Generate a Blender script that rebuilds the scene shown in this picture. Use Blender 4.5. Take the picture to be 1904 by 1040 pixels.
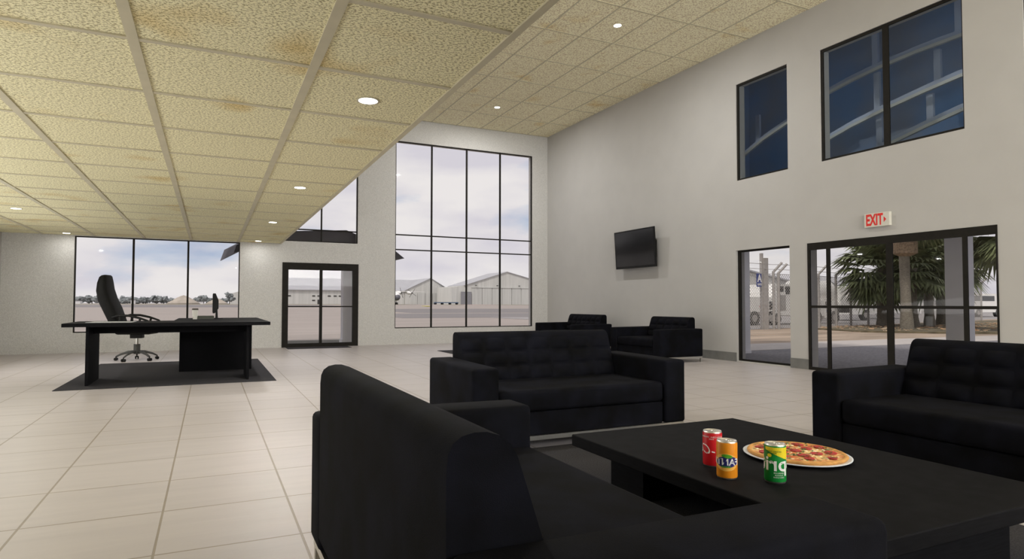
import bpy, bmesh, math, random
from mathutils import Vector, Matrix, Euler, noise
PI = math.pi
random.seed(7)
sc = bpy.context.scene
for o in list(bpy.data.objects):
    bpy.data.objects.remove(o)
COL = sc.collection

# ------------------------------------------------------------------ camera
CAM_H = 1.06
cam_d = bpy.data.cameras.new('camera')
cam = bpy.data.objects.new('camera', cam_d)
COL.objects.link(cam)
f_px, pitch, roll, yaw = 1141.26, .03102, .00218, .4299
cam_d.sensor_fit = 'HORIZONTAL'
cam_d.sensor_width = 36.0
cam_d.lens = 36.0 * f_px / 1904.0
cam_d.shift_x = (952 - 913.2) / 1904.0
cam_d.shift_y = (529.8 - 520) / 1904.0
cam_d.clip_start = .05
cam_d.clip_end = 3000
F = Vector((math.sin(yaw) * math.cos(pitch), math.cos(yaw) * math.cos(pitch), math.sin(pitch)))
r0 = Vector((math.cos(yaw), -math.sin(yaw), 0))
u0 = r0.cross(F)
Rr = math.cos(roll) * r0 + math.sin(roll) * u0
Uu = -math.sin(roll) * r0 + math.cos(roll) * u0
M = Matrix((Rr, Uu, -F)).transposed().to_4x4()
M.translation = Vector((0, 0, CAM_H))
cam.matrix_world = M
sc.camera = cam

# ------------------------------------------------------------------ colour management
sc.view_settings.view_transform = 'Standard'
sc.view_settings.look = 'None'
sc.view_settings.gamma = 1
sc.view_settings.use_curve_mapping = False
sc.view_settings.exposure = 0.0

# ------------------------------------------------------------------ sky
world = bpy.data.worlds.new('sky')
sc.world = world
world.use_nodes = True
nt = world.node_tree
nt.nodes.clear()
W = nt.nodes.new
out = W('ShaderNodeOutputWorld'); bg = W('ShaderNodeBackground')
tc = W('ShaderNodeTexCoord'); mp = W('ShaderNodeMapping')
mp.inputs['Scale'].default_value = (1.0, 1.0, 3.2)
nt.links.new(tc.outputs['Generated'], mp.inputs[0])
n1 = W('ShaderNodeTexNoise'); n1.inputs['Scale'].default_value = 2.6; n1.inputs['Detail'].default_value = 7; n1.inputs['Roughness'].default_value = .52
n2 = W('ShaderNodeTexNoise'); n2.inputs['Scale'].default_value = 5.0; n2.inputs['Detail'].default_value = 5
nt.links.new(mp.outputs[0], n1.inputs['Vector']); nt.links.new(mp.outputs[0], n2.inputs['Vector'])
r1 = W('ShaderNodeValToRGB')
r1.color_ramp.elements[0].position = .32; r1.color_ramp.elements[0].color = (.52, .67, .86, 1)
r1.color_ramp.elements[1].position = .435; r1.color_ramp.elements[1].color = (1.0, .97, .97, 1)
r2 = W('ShaderNodeValToRGB')
r2.color_ramp.elements[0].position = .38; r2.color_ramp.elements[0].color = (.80, .80, .87, 1)
r2.color_ramp.elements[1].position = .62; r2.color_ramp.elements[1].color = (1.0, 1.0, .99, 1)
mx = W('ShaderNodeMix'); mx.data_type = 'RGBA'; mx.blend_type = 'MULTIPLY'; mx.inputs[0].default_value = 1
nt.links.new(n1.outputs[0], r1.inputs[0]); nt.links.new(n2.outputs[0], r2.inputs[0])
nt.links.new(r1.outputs[0], mx.inputs[6]); nt.links.new(r2.outputs[0], mx.inputs[7])
nt.links.new(mx.outputs[2], bg.inputs[0])
bg.inputs[1].default_value = .98
nt.links.new(bg.outputs[0], out.inputs[0])

# ------------------------------------------------------------------ sun, and unseen area lamps added to fill the room
def lamp(name, kind, loc, direction, energy, color=(1, 1, 1), **kw):
    d = bpy.data.lights.new(name, kind)
    d.energy = energy; d.color = color
    for k, v in kw.items():
        setattr(d, k, v)
    o = bpy.data.objects.new(name, d)
    COL.objects.link(o)
    o.location = loc
    o.rotation_euler = Vector(direction).to_track_quat('-Z', 'Y').to_euler()
    return o
lamp('sun', 'SUN', (0, 0, 30), (.60, .42, -1), 2.6, (1, .95, .88), angle=math.radians(8))
lamp('south_fill', 'AREA', (5.1, -4.75, 3.7), (-.02, 1, .55), 1080, (1, .99, .985), shape='RECTANGLE', size=6.8, size_y=3.8)  # added fill lamp by the closed south wall, no window there
lamp('west_fill', 'AREA', (-3.6, 7.4, 1.25), (1, .06, .66), 195, (1, .99, .985), shape='RECTANGLE', size=13.0, size_y=2.1)  # added fill along the solid west wall, unseen by the camera

# ------------------------------------------------------------------ materials
MATS = {}
def mat(name, color, rough=.6, metal=0.0, spec=.5, noise_amt=0.0, noise_scale=10, bump=0.0, bump_scale=40, emit=None, stretch=(1, 1, 1), col2=None):
    if name in MATS:
        return MATS[name]
    m = bpy.data.materials.new(name); m.use_nodes = True
    t = m.node_tree; b = t.nodes['Principled BSDF']
    b.inputs['Base Color'].default_value = (*color, 1)
    b.inputs['Roughness'].default_value = rough
    b.inputs['Metallic'].default_value = metal
    b.inputs['Specular IOR Level'].default_value = spec
    tcn = t.nodes.new('ShaderNodeTexCoord'); mpn = t.nodes.new('ShaderNodeMapping')
    mpn.inputs['Scale'].default_value = stretch
    t.links.new(tcn.outputs['Object'], mpn.inputs[0])
    if noise_amt or col2:
        n = t.nodes.new('ShaderNodeTexNoise'); n.inputs['Scale'].default_value = noise_scale; n.inputs['Detail'].default_value = 4
        t.links.new(mpn.outputs[0], n.inputs['Vector'])
        r = t.nodes.new('ShaderNodeValToRGB')
        c2 = col2 or tuple(c * (1 - noise_amt) for c in color)
        r.color_ramp.elements[0].position = .35; r.color_ramp.elements[0].color = (*c2, 1)
        r.color_ramp.elements[1].position = .65; r.color_ramp.elements[1].color = (*color, 1)
        t.links.new(n.outputs[0], r.inputs[0]); t.links.new(r.outputs[0], b.inputs['Base Color'])
    if bump:
        n = t.nodes.new('ShaderNodeTexNoise'); n.inputs['Scale'].default_value = bump_scale; n.inputs['Detail'].default_value = 3
        t.links.new(mpn.outputs[0], n.inputs['Vector'])
        bp = t.nodes.new('ShaderNodeBump'); bp.inputs['Strength'].default_value = bump; bp.inputs['Distance'].default_value = .01
        t.links.new(n.outputs[0], bp.inputs['Height']); t.links.new(bp.outputs[0], b.inputs['Normal'])
    if emit:
        b.inputs['Emission Color'].default_value = (*emit[0], 1); b.inputs['Emission Strength'].default_value = emit[1]
    MATS[name] = m
    return m

def glass_mat(name, tint, refl=.10):
    m = bpy.data.materials.new(name); m.use_nodes = True
    t = m.node_tree; t.nodes.clear()
    o = t.nodes.new('ShaderNodeOutputMaterial'); mxs = t.nodes.new('ShaderNodeMixShader')
    tr = t.nodes.new('ShaderNodeBsdfTransparent'); gl = t.nodes.new('ShaderNodeBsdfGlossy')
    tr.inputs[0].default_value = (*[c ** .5 for c in tint], 1)     # two faces of the pane
    gl.inputs['Roughness'].default_value = .02
    fr = t.nodes.new('ShaderNodeFresnel'); fr.inputs[0].default_value = 1.25
    mul = t.nodes.new('ShaderNodeMath'); mul.operation = 'MULTIPLY'; mul.inputs[1].default_value = refl * 10
    t.links.new(fr.outputs[0], mul.inputs[0]); t.links.new(mul.outputs[0], mxs.inputs[0])
    t.links.new(tr.outputs[0], mxs.inputs[1]); t.links.new(gl.outputs[0], mxs.inputs[2])
    t.links.new(mxs.outputs[0], o.inputs[0])
    MATS[name] = m
    return m

def tile_mat(name, dx, dy, w, h, base, mort_col, mort, streak, rough=.5):
    """square or oblong tiles laid on the XY plane: grid line at x=dx, y=dy"""
    m = bpy.data.materials.new(name); m.use_nodes = True
    t = m.node_tree; b = t.nodes['Principled BSDF']
    b.inputs['Roughness'].default_value = rough
    tcn = t.nodes.new('ShaderNodeTexCoord'); mpn = t.nodes.new('ShaderNodeMapping')
    mpn.inputs['Location'].default_value = (-dx, -dy, 0)
    t.links.new(tcn.outputs['Object'], mpn.inputs[0])
    br = t.nodes.new('ShaderNodeTexBrick'); br.offset = 0; br.squash = 1
    br.inputs['Scale'].default_value = 1; br.inputs['Brick Width'].default_value = w; br.inputs['Row Height'].default_value = h
    br.inputs['Mortar Size'].default_value = mort; br.inputs['Mortar Smooth'].default_value = .3; br.inputs['Bias'].default_value = 0
    br.inputs['Color1'].default_value = (*base, 1); br.inputs['Color2'].default_value = (*[c * .965 for c in base], 1)
    br.inputs['Mortar'].default_value = (*mort_col, 1)
    t.links.new(mpn.outputs[0], br.inputs['Vector'])
    mp2 = t.nodes.new('ShaderNodeMapping'); mp2.inputs['Scale'].default_value = streak
    t.links.new(tcn.outputs['Object'], mp2.inputs[0])
    n = t.nodes.new('ShaderNodeTexNoise'); n.inputs['Scale'].default_value = 1; n.inputs['Detail'].default_value = 6; n.inputs['Roughness'].default_value = .6
    t.links.new(mp2.outputs[0], n.inputs['Vector'])
    r = t.nodes.new('ShaderNodeValToRGB'); r.color_ramp.elements[0].position = .3; r.color_ramp.elements[0].color = (.90, .90, .91, 1)
    r.color_ramp.elements[1].position = .7; r.color_ramp.elements[1].color = (1, 1, 1, 1)
    t.links.new(n.outputs[0], r.inputs[0])
    mxx = t.nodes.new('ShaderNodeMix'); mxx.data_type = 'RGBA'; mxx.blend_type = 'MULTIPLY'; mxx.inputs[0].default_value = 1
    t.links.new(br.outputs['Color'], mxx.inputs[6]); t.links.new(r.outputs[0], mxx.inputs[7])
    t.links.new(mxx.outputs[2], b.inputs['Base Color'])
    bp = t.nodes.new('ShaderNodeBump'); bp.inputs['Strength'].default_value = .35; bp.inputs['Distance'].default_value = .004; bp.invert = True
    t.links.new(br.outputs['Fac'], bp.inputs['Height']); t.links.new(bp.outputs[0], b.inputs['Normal'])
    MATS[name] = m
    return m

def acoustic_mat(name, base, speck, stain, sx, sy):
    """fissured mineral-fibre board: short dark pits and soft brown water stains"""
    m = bpy.data.materials.new(name); m.use_nodes = True
    t = m.node_tree; b = t.nodes['Principled BSDF']
    b.inputs['Roughness'].default_value = .95; b.inputs['Specular IOR Level'].default_value = .1
    tcn = t.nodes.new('ShaderNodeTexCoord')
    mp1 = t.nodes.new('ShaderNodeMapping'); mp1.inputs['Scale'].default_value = (sx, sy, sx); mp1.inputs['Rotation'].default_value = (0, 0, .35)
    t.links.new(tcn.outputs['Object'], mp1.inputs[0])
    n = t.nodes.new('ShaderNodeTexNoise'); n.inputs['Scale'].default_value = 1; n.inputs['Detail'].default_value = 2.0; n.inputs['Roughness'].default_value = .7
    t.links.new(mp1.outputs[0], n.inputs['Vector'])
    r = t.nodes.new('ShaderNodeValToRGB'); r.color_ramp.elements[0].position = .43; r.color_ramp.elements[0].color = (*speck, 1)
    r.color_ramp.elements[1].position = .50; r.color_ramp.elements[1].color = (*base, 1)
    t.links.new(n.outputs[0], r.inputs[0])
    n2 = t.nodes.new('ShaderNodeTexNoise'); n2.inputs['Scale'].default_value = 1.35; n2.inputs['Detail'].default_value = 2
    t.links.new(tcn.outputs['Object'], n2.inputs['Vector'])
    r2 = t.nodes.new('ShaderNodeValToRGB'); r2.color_ramp.elements[0].position = .60; r2.color_ramp.elements[0].color = (1, 1, 1, 1)
    r2.color_ramp.elements[1].position = .76; r2.color_ramp.elements[1].color = (*stain, 1)
    t.links.new(n2.outputs[0], r2.inputs[0])
    mxx = t.nodes.new('ShaderNodeMix'); mxx.data_type = 'RGBA'; mxx.blend_type = 'MULTIPLY'; mxx.inputs[0].default_value = 1
    t.links.new(r.outputs[0], mxx.inputs[6]); t.links.new(r2.outputs[0], mxx.inputs[7])
    t.links.new(mxx.outputs[2], b.inputs['Base Color'])
    MATS[name] = m
    return m

M_wall = mat('wall_plaster', (.53, .519, .50), .9, spec=.2, noise_amt=.035, noise_scale=2.2, bump=.05, bump_scale=90)
M_wallr = mat('wall_render', (.70, .69, .665), .95, spec=.1, noise_amt=.24, noise_scale=85, bump=.5, bump_scale=80)
M_base = mat('baseboard_grey', (.20, .20, .19), .7, noise_amt=.15, noise_scale=9)
M_floor = tile_mat('floor_tile', -.2, -.037, .6, .6, (.52, .478, .468), (.30, .255, .205), .0065, (1.2, 9, 1), .42)
M_board = acoustic_mat('ceiling_board', (.94, .89, .60), (.46, .41, .23), (.80, .66, .44), 60, 85)
M_board2 = acoustic_mat('ceiling_board_upper', (.96, .91, .66), (.65, .55, .36), (.84, .72, .5), 36, 42)
M_tee = mat('ceiling_tee', (.60, .55, .39), .6, noise_amt=.08, noise_scale=6)
M_frame = mat('frame_dark_bronze', (.020, .018, .015), .6, spec=.12, noise_amt=.2, noise_scale=12)
M_glass = glass_mat('glass_clear', (.85, .84, .84), .05)
M_glassr = glass_mat('glass_grey', (.80, .79, .78), .10)
M_glassd = glass_mat('glass_smoke', (.86, .90, .93), .05)
M_sofa = mat('sofa_black_fabric', (.0070, .0074, .0115), .85, spec=.06, col2=(.0038, .0038, .0044), noise_scale=6, bump=.15, bump_scale=420)
M_chrome = mat('brushed_steel', (.72, .71, .66), .28, 1.0, noise_amt=.08, noise_scale=20, stretch=(30, 30, 1))
M_wood = mat('black_wood', (.009, .009, .0105), .7, spec=.05, noise_amt=.35, noise_scale=14, stretch=(1, 1, 12))
M_carpet = mat('carpet_charcoal', (.060, .058, .064), .98, spec=.1, noise_amt=.4, noise_scale=120, bump=.6, bump_scale=150)
M_plastic = mat('black_plastic', (.010, .010, .0095), .5, spec=.2, noise_amt=.2, noise_scale=8)
M_greyplas = mat('grey_plastic', (.06, .06, .055), .5, noise_amt=.15, noise_scale=8)
M_leather = mat('black_leather', (.008, .008, .0075), .6, spec=.15, noise_amt=.3, noise_scale=18, bump=.2, bump_scale=90)
M_screen = mat('dark_screen', (.006, .006, .006), .15, spec=.5, noise_amt=.1, noise_scale=2)
M_paper = mat('paper_white', (.70, .72, .76), .7, noise_amt=.08, noise_scale=20)
M_cup = mat('cup_white', (.75, .73, .68), .6, noise_amt=.05, noise_scale=10)
M_lamp = mat('lamp_diffuser', (1, 1, 1), .5, emit=((1, .97, .9), 9))
M_white = mat('painted_white', (.78, .78, .78), .55, noise_amt=.06, noise_scale=6)
M_pillar = mat('pillar_white', (.86, .85, .88), .8, noise_amt=.06, noise_scale=3)
M_whiteveh = mat('vehicle_white', (.90, .89, .86), .4, noise_amt=.05, noise_scale=3)
M_tyre = mat('tyre_rubber', (.02, .02, .02), .85, noise_amt=.3, noise_scale=20)
M_darkmetal = mat('dark_metal', (.05, .048, .045), .6, noise_amt=.2, noise_scale=8)
M_galv = mat('galvanised_steel', (.42, .40, .38), .6, .3, noise_amt=.15, noise_scale=12)
M_hangar = mat('hangar_cladding', (.62, .62, .59), .75, noise_amt=.16, noise_scale=.9, stretch=(1.2, 1.2, .05))
M_hroof = mat('hangar_roof', (.40, .40, .42), .6, noise_amt=.08, noise_scale=.4)
M_hdoor = mat('hangar_door_grey', (.26, .26, .28), .7, noise_amt=.1, noise_scale=2)
M_apron = mat('apron_concrete', (.34, .297, .268), .9, noise_amt=.18, noise_scale=.35, stretch=(.35, 1.6, 1))
M_asphalt = mat('taxiway_asphalt', (.20, .185, .183), .9, noise_amt=.12, noise_scale=.5, stretch=(.3, 1.5, 1))
M_grass = mat('dry_grass', (.25, .24, .14), .95, noise_amt=.35, noise_scale=1.2)
M_rubble = mat('pink_rubble', (.48, .36, .31), .95, noise_amt=.4, noise_scale=2)
M_drive = mat('drive_asphalt', (.235, .225, .24), .95, noise_amt=.45, noise_scale=22, bump=.5, bump_scale=30)
M_kerb = mat('pale_concrete', (.47, .435, .41), .9, noise_amt=.12, noise_scale=3)
M_dirt = mat('tan_dirt', (.42, .33, .25), .98, noise_amt=.38, noise_scale=.8, stretch=(.4, 1.6, 1))
M_bed = mat('mulch_bed', (.17, .14, .085), .98, noise_amt=.5, noise_scale=3)
M_sand = mat('sand_heap', (.44, .39, .33), .98, noise_amt=.2, noise_scale=.6)
M_canopy = mat('porch_roof_dark', (.075, .072, .085), .8, noise_amt=.2, noise_scale=2)
M_treefar = mat('distant_foliage', (.24, .262, .265), .95, noise_amt=.28, noise_scale=1.1)  # grey-blue distance haze is mixed into this leaf colour
M_palm = mat('palm_leaf', (.17, .20, .085), .7, noise_amt=.6, noise_scale=3)
M_trunk = mat('palm_trunk', (.22, .195, .155), .95, noise_amt=.4, noise_scale=14, bump=.8, bump_scale=20, stretch=(1, 1, 3))
M_dryfrond = mat('palm_boot', (.34, .25, .17), .95, noise_amt=.5, noise_scale=14, bump=.8, bump_scale=16)
M_reflbox = mat('reflection_blue', (.26, .42, .68), .85, col2=(.38, .42, .50), noise_scale=.8)  # for the added box that imitates dark reflections in the high glass
M_rib = mat('reflection_rib', (.62, .64, .62), .7, noise_amt=.1, noise_scale=3)
M_post = mat('reflection_post', (.45, .52, .66), .7, noise_amt=.1, noise_scale=3)

# ------------------------------------------------------------------ mesh helpers
class MB:
    """collects shapes into one bmesh"""
    def __init__(s):
        s.bm = bmesh.new()
    def _tf(s, vs, m):
        if m is not None:
            bmesh.ops.transform(s.bm, matrix=m, verts=vs)
    def box(s, x0, x1, y0, y1, z0, z1, bev=0, seg=2, m=None):
        r = bmesh.ops.create_cube(s.bm, size=1)
        vs = r['verts']
        for v in vs:
            v.co = Vector(((x0 + x1) / 2 + v.co.x * (x1 - x0), (y0 + y1) / 2 + v.co.y * (y1 - y0), (z0 + z1) / 2 + v.co.z * (z1 - z0)))
        if bev:
            es = list({e for v in vs for e in v.link_edges})
            rr = bmesh.ops.bevel(s.bm, geom=es, offset=bev, segments=seg, profile=.5, affect='EDGES')
            vs = list({v for f in rr['faces'] for v in f.verts} | {v for v in vs if v.is_valid})
        s._tf(vs, m)
        return s
    def hexa(s, c8):
        vs = [s.bm.verts.new(c) for c in c8]
        for q in ((0, 3, 2, 1), (4, 5, 6, 7), (0, 1, 5, 4), (1, 2, 6, 5), (2, 3, 7, 6), (3, 0, 4, 7)):
            s.bm.faces.new([vs[i] for i in q])
        return s
    def bar(s, a, b, w, d=None, up=(0, 0, 1)):
        a, b = Vector(a), Vector(b); d = d or w
        t = (b - a).normalized(); u = Vector(up)
        if abs(t.dot(u)) > .95: u = Vector((1, 0, 0))
        p = t.cross(u).normalized(); q = p.cross(t).normalized()
        cs = []
        for e in (a, b):
            for sx, sy in ((-1, -1), (1, -1), (1, 1), (-1, 1)):
                cs.append(e + p * w / 2 * sx + q * d / 2 * sy)
        return s.hexa(cs)
    def tube(s, pts, r, n=8, cap=True, sq=1.0):
        pts = [Vector(p) for p in pts]
        rs = r if isinstance(r, (list, tuple)) else [r] * len(pts)
        rings = []; prev = None
        for i, p in enumerate(pts):
            t = (pts[min(i + 1, len(pts) - 1)] - pts[max(i - 1, 0)]).normalized()
            if prev is None:
                a = t.orthogonal().normalized()
            else:
                a = (prev - t * prev.dot(t)).normalized()
            prev = a; b = t.cross(a)
            rings.append([s.bm.verts.new(p + (a * math.cos(k * 2 * PI / n) + b * sq * math.sin(k * 2 * PI / n)) * rs[i]) for k in range(n)])
        for i in range(len(rings) - 1):
            for k in range(n):
                s.bm.faces.new((rings[i][k], rings[i][(k + 1) % n], rings[i + 1][(k + 1) % n], rings[i + 1][k]))
        if cap:
            s.bm.faces.new(rings[0][::-1]); s.bm.faces.new(rings[-1])
        return s
    def lathe(s, prof, n=32, m=None):
        rings = []
        for (r, z) in prof:
            if r < 1e-6:
                rings.append([s.bm.verts.new((0, 0, z))])
            else:
                rings.append([s.bm.verts.new((r * math.cos(k * 2 * PI / n), r * math.sin(k * 2 * PI / n), z)) for k in range(n)])
        for a, b in zip(rings, rings[1:]):
            for k in range(n):
                k2 = (k + 1) % n
                if len(a) == 1 and len(b) > 1: s.bm.faces.new((a[0], b[k2], b[k]))
                elif len(b) == 1 and len(a) > 1: s.bm.faces.new((a[k], a[k2], b[0]))
                elif len(a) > 1: s.bm.faces.new((a[k], a[k2], b[k2], b[k]))
        s._tf([v for r in rings for v in r], m)
        return s
    def prism(s, poly, axis, a, b):
        """extrude a 2D polygon along an axis: 'x' (poly=(y,z)), 'y' (poly=(x,z)), 'z' (poly=(x,y))"""
        def P(p, t):
            return {'x': (t, p[0], p[1]), 'y': (p[0], t, p[1]), 'z': (p[0], p[1], t)}[axis]
        A = [s.bm.verts.new(P(p, a)) for p in poly]; B = [s.bm.verts.new(P(p, b)) for p in poly]
        s.bm.faces.new(A[::-1]); s.bm.faces.new(B)
        n = len(poly)
        for i in range(n):
            s.bm.faces.new((A[i], A[(i + 1) % n], B[(i + 1) % n], B[i]))
        return s
    def blob(s, c, r, sub=2, amp=.25, fs=1.0, flat=1.0, sd=0):
        res = bmesh.ops.create_icosphere(s.bm, subdivisions=sub, radius=1)
        off = Vector((sd * 3.1, sd * 1.7, sd * .9))
        for v in res['verts']:
            k = 1 + amp * noise.noise(v.co * fs + off) * 2
            v.co = Vector(c) + Vector((v.co.x * r * k, v.co.y * r * k, v.co.z * r * k * flat))
        return s
    def build(s, name, m, parent=None, smooth=False, auto=None):
        bmesh.ops.recalc_face_normals(s.bm, faces=s.bm.faces)
        me = bpy.data.meshes.new(name)
        s.bm.to_mesh(me); s.bm.free()
        ms = m if isinstance(m, (list, tuple)) else [m]
        for q in ms: me.materials.append(q)
        if smooth:
            for p in me.polygons: p.use_smooth = True
            if auto:
                me.set_sharp_from_angle(angle=math.radians(auto))
        o = bpy.data.objects.new(name, me); COL.objects.link(o)
        if parent: o.parent = parent
        return o

def thing(name, label, cat, loc=(0, 0, 0), rz=0, group=None):
    o = bpy.data.objects.new(name, None); COL.objects.link(o)
    o.location = loc; o.rotation_euler = (0, 0, rz); o.empty_display_size = .1
    return tag(o, label, cat, group)
def tag(o, label, cat, group=None, kind=None):
    o['label'] = label; o['category'] = cat
    if group: o['group'] = group
    if kind: o['kind'] = kind
    return o
def struct(o, label=None):
    o['kind'] = 'structure'
    if label: o['label'] = label
    return o
def copy_tree(o, parent=None, loc=None, rz=None, label=None):
    c = o.copy(); COL.objects.link(c); c.parent = parent
    if loc is not None: c.location = loc
    if rz is not None: c.rotation_euler = (0, 0, rz)
    if label: c['label'] = label
    for ch in list(o.children):
        copy_tree(ch, c)
    return c

def wall_mesh(name, axis, plane, thick, u0, u1, z0, z1, holes, m):
    """wall slab with rectangular openings. axis 'y': plane y=plane, runs along x; axis 'x': plane x=plane, runs along y"""
    us = sorted({u0, u1, *[h[0] for h in holes], *[h[1] for h in holes]}); us = [u for u in us if u0 <= u <= u1]
    zs = sorted({z0, z1, *[h[2] for h in holes], *[h[3] for h in holes]}); zs = [z for z in zs if z0 <= z <= z1]
    def solid(i, j):
        if i < 0 or j < 0 or i >= len(us) - 1 or j >= len(zs) - 1: return False
        cu, cz = (us[i] + us[i + 1]) / 2, (zs[j] + zs[j + 1]) / 2
        return not any(h[0] < cu < h[1] and h[2] < cz < h[3] for h in holes)
    bm = bmesh.new(); cache = {}
    def V(u, d, z):
        k = (round(u, 5), d, round(z, 5))
        if k not in cache:
            t = plane + d * thick
            cache[k] = bm.verts.new((u, t, z) if axis == 'y' else (t, u, z))
        return cache[k]
    for i in range(len(us) - 1):
        for j in range(len(zs) - 1):
            if not solid(i, j): continue
            a, b, c, d = us[i], us[i + 1], zs[j], zs[j + 1]
            for s in (0, 1): bm.faces.new([V(a, s, c), V(b, s, c), V(b, s, d), V(a, s, d)])
            if not solid(i - 1, j): bm.faces.new([V(a, 0, c), V(a, 1, c), V(a, 1, d), V(a, 0, d)])
            if not solid(i + 1, j): bm.faces.new([V(b, 0, c), V(b, 1, c), V(b, 1, d), V(b, 0, d)])
            if not solid(i, j - 1): bm.faces.new([V(a, 0, c), V(b, 0, c), V(b, 1, c), V(a, 1, c)])
            if not solid(i, j + 1): bm.faces.new([V(a, 0, d), V(b, 0, d), V(b, 1, d), V(a, 1, d)])
    bmesh.ops.recalc_face_normals(bm, faces=bm.faces)
    me = bpy.data.meshes.new(name); bm.to_mesh(me); bm.free(); me.materials.append(m)
    o = bpy.data.objects.new(name, me); COL.objects.link(o)
    return struct(o)

def glazed(name, axis, plane, u0, u1, z0, z1, fw, mull, trans, gm, depth=.06, label=None, bot=None, top=None, left=None, right=None, mw=None, set_in=.02, panes=True):
    """a framed opening: frame, mullions and panes as parts"""
    root = bpy.data.objects.new(name, None); COL.objects.link(root); struct(root, label)
    b = MB()
    bot = fw if bot is None else bot; top = fw if top is None else top
    left = fw if left is None else left; right = fw if right is None else right
    def bx(B, a, c, d, e, d0=0, d1=depth):
        p0, p1 = plane + set_in + d0, plane + set_in + d1
        if axis == 'y': B.box(a, c, p0, p1, d, e)
        else: B.box(p0, p1, a, c, d, e)
    bx(b, u0, u0 + left, z0, z1); bx(b, u1 - right, u1, z0, z1)
    bx(b, u0 + left, u1 - right, z1 - top, z1)
    if bot > 0: bx(b, u0 + left, u1 - right, z0, z0 + bot)
    b.build('window_frame' if 'window' in name else 'door_frame', M_frame, root)
    if mull:
        for (a, c) in mull:
            q = MB(); bx(q, a, c, z0 + bot, z1 - top, .003, depth - .003); q.build('mullion', M_frame, root)
    edges = [u0 + left] + [e for mc in mull for e in mc] + [u1 - right]
    for (d, e) in trans:
        for k in range(0, len(edges), 2):
            q = MB(); bx(q, edges[k], edges[k + 1], d, e, .006, depth - .006); q.build('transom', M_frame, root)
    zz = [z0 + bot] + [e for t in trans for e in t] + [z1 - top]
    if panes:
        for k in range(0, len(edges), 2):
            for j in range(0, len(zz), 2):
                q = MB(); bx(q, edges[k], edges[k + 1], zz[j], zz[j + 1], depth / 2 - .004, depth / 2 + .004); q.build('pane', gm, root)
    return root

# ------------------------------------------------------------------ the room shell
XR, YB, ZC, ZS, XE = 8.90, 15.49, 5.925, 2.50, 1.475
XL, YF = -3.87, -5.0
TH = .22
struct(MB().box(XL - TH, XR + TH, YF - TH, YB + TH, -.25, 0).build('floor', M_floor))
wall_mesh('wall_north', 'y', YB, TH, XL - TH, XR + TH, 0, ZC + .2,
          [(-2.62, .63, .425, 2.485), (1.58, 3.41, 0, 2.05), (1.60, 3.385, 2.57, 5.32), (4.36, 8.40, .42, 5.32)], M_wallr)
wall_mesh('wall_east', 'x', XR, TH, YF, YB, 0, ZC + .2,
          [(4.295, 6.965, 0, 2.06), (7.31, 8.475, .018, 2.06), (7.32, 8.44, 3.36, 5.17), (4.635, 6.70, 3.355, 5.17), (1.95, 3.98, 3.355, 5.17)], M_wall)
wall_mesh('wall_west', 'x', XL - TH, TH, YF, YB, 0, ZC + .2, [], M_wall)
wall_mesh('wall_south', 'y', YF - TH, TH, XL - TH, XR + TH, 0, ZC + .2, [], M_wall)
struct(MB().box(XE - .02, XR + TH, YF - TH, YB + TH, ZC, ZC + .15).build('ceiling', M_board2), 'high ceiling of oblong acoustic boards')
# low soffit with its bulkhead above
sof = MB(); sof.prism([(XL, YF), (XE - .02, YF), (XE - .02, 2.5), (XE + .06, YB), (XL, YB)], 'z', ZS, ZS + .12)
struct(sof.build('ceiling_soffit', M_board), 'low ceiling of large square stained acoustic boards')
bk = MB(); bk.prism([(XE - .30, YF), (XE - .025, YF), (XE - .025, 2.5), (XE + .05, YB), (XE - .2, YB)], 'z', ZS + .12, ZC)
struct(bk.build('wall_bulkhead', M_wall))
# exposed tee grid of the low ceiling
tg = MB()
for k in range(4):
    x = -.40 - .925 * k if k else -.40
    tg.box(x - .028, x + .028, YF, YB, ZS - .010, ZS + .01)
tg.prism([(.50, YF), (.556, YF), (.618, YB), (.562, YB)], 'z', ZS - .010, ZS + .01)
k = -10
while 3.80 + .92 * k < YB:
    y = 3.80 + .92 * k
    if y > YF: tg.box(XL, XE + (.0 if y < 3 else .06 * (y - 3) / 12.5), y - .019, y + .019, ZS - .008, ZS + .01)
    k += 1
tg.prism([(XE - .045, YF), (XE, YF), (XE, 2.5), (XE + .075, YB), (XE + .03, YB), (XE - .045, 2.5)], 'z', ZS - .012, ZS + .02)
struct(tg.build('trim_1', M_tee), 'exposed grid rails of the low ceiling')
tg = MB()
for k in range(6):
    x = 5.32 + .722 * k
    if x < XR: tg.box(x - .013, x + .013, YF, YB, ZC - .006, ZC + .01)
for k in range(5):
    x = 5.32 - .722 * (k + 1)
    if x > XE + .1: tg.box(x - .013, x + .013, YF, YB, ZC - .006, ZC + .01)
for k in range(-11, 6):
    y = 9.33 + 1.225 * k
    if YF < y < YB: tg.box(XE + .1, XR, y - .015, y + .015, ZC - .0075, ZC + .01)
struct(tg.build('trim_2', M_tee), 'exposed grid rails of the high ceiling')
# baseboard on the east wall, between the openings
for i, (a, c) in enumerate(((8.475, YB), (6.965, 7.31), (YF, 4.295))):
    struct(MB().box(XR - .012, XR, a, c, 0, .165).build('baseboard_east' + ('' if i == 0 else '.%03d' % i), M_base))

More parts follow.
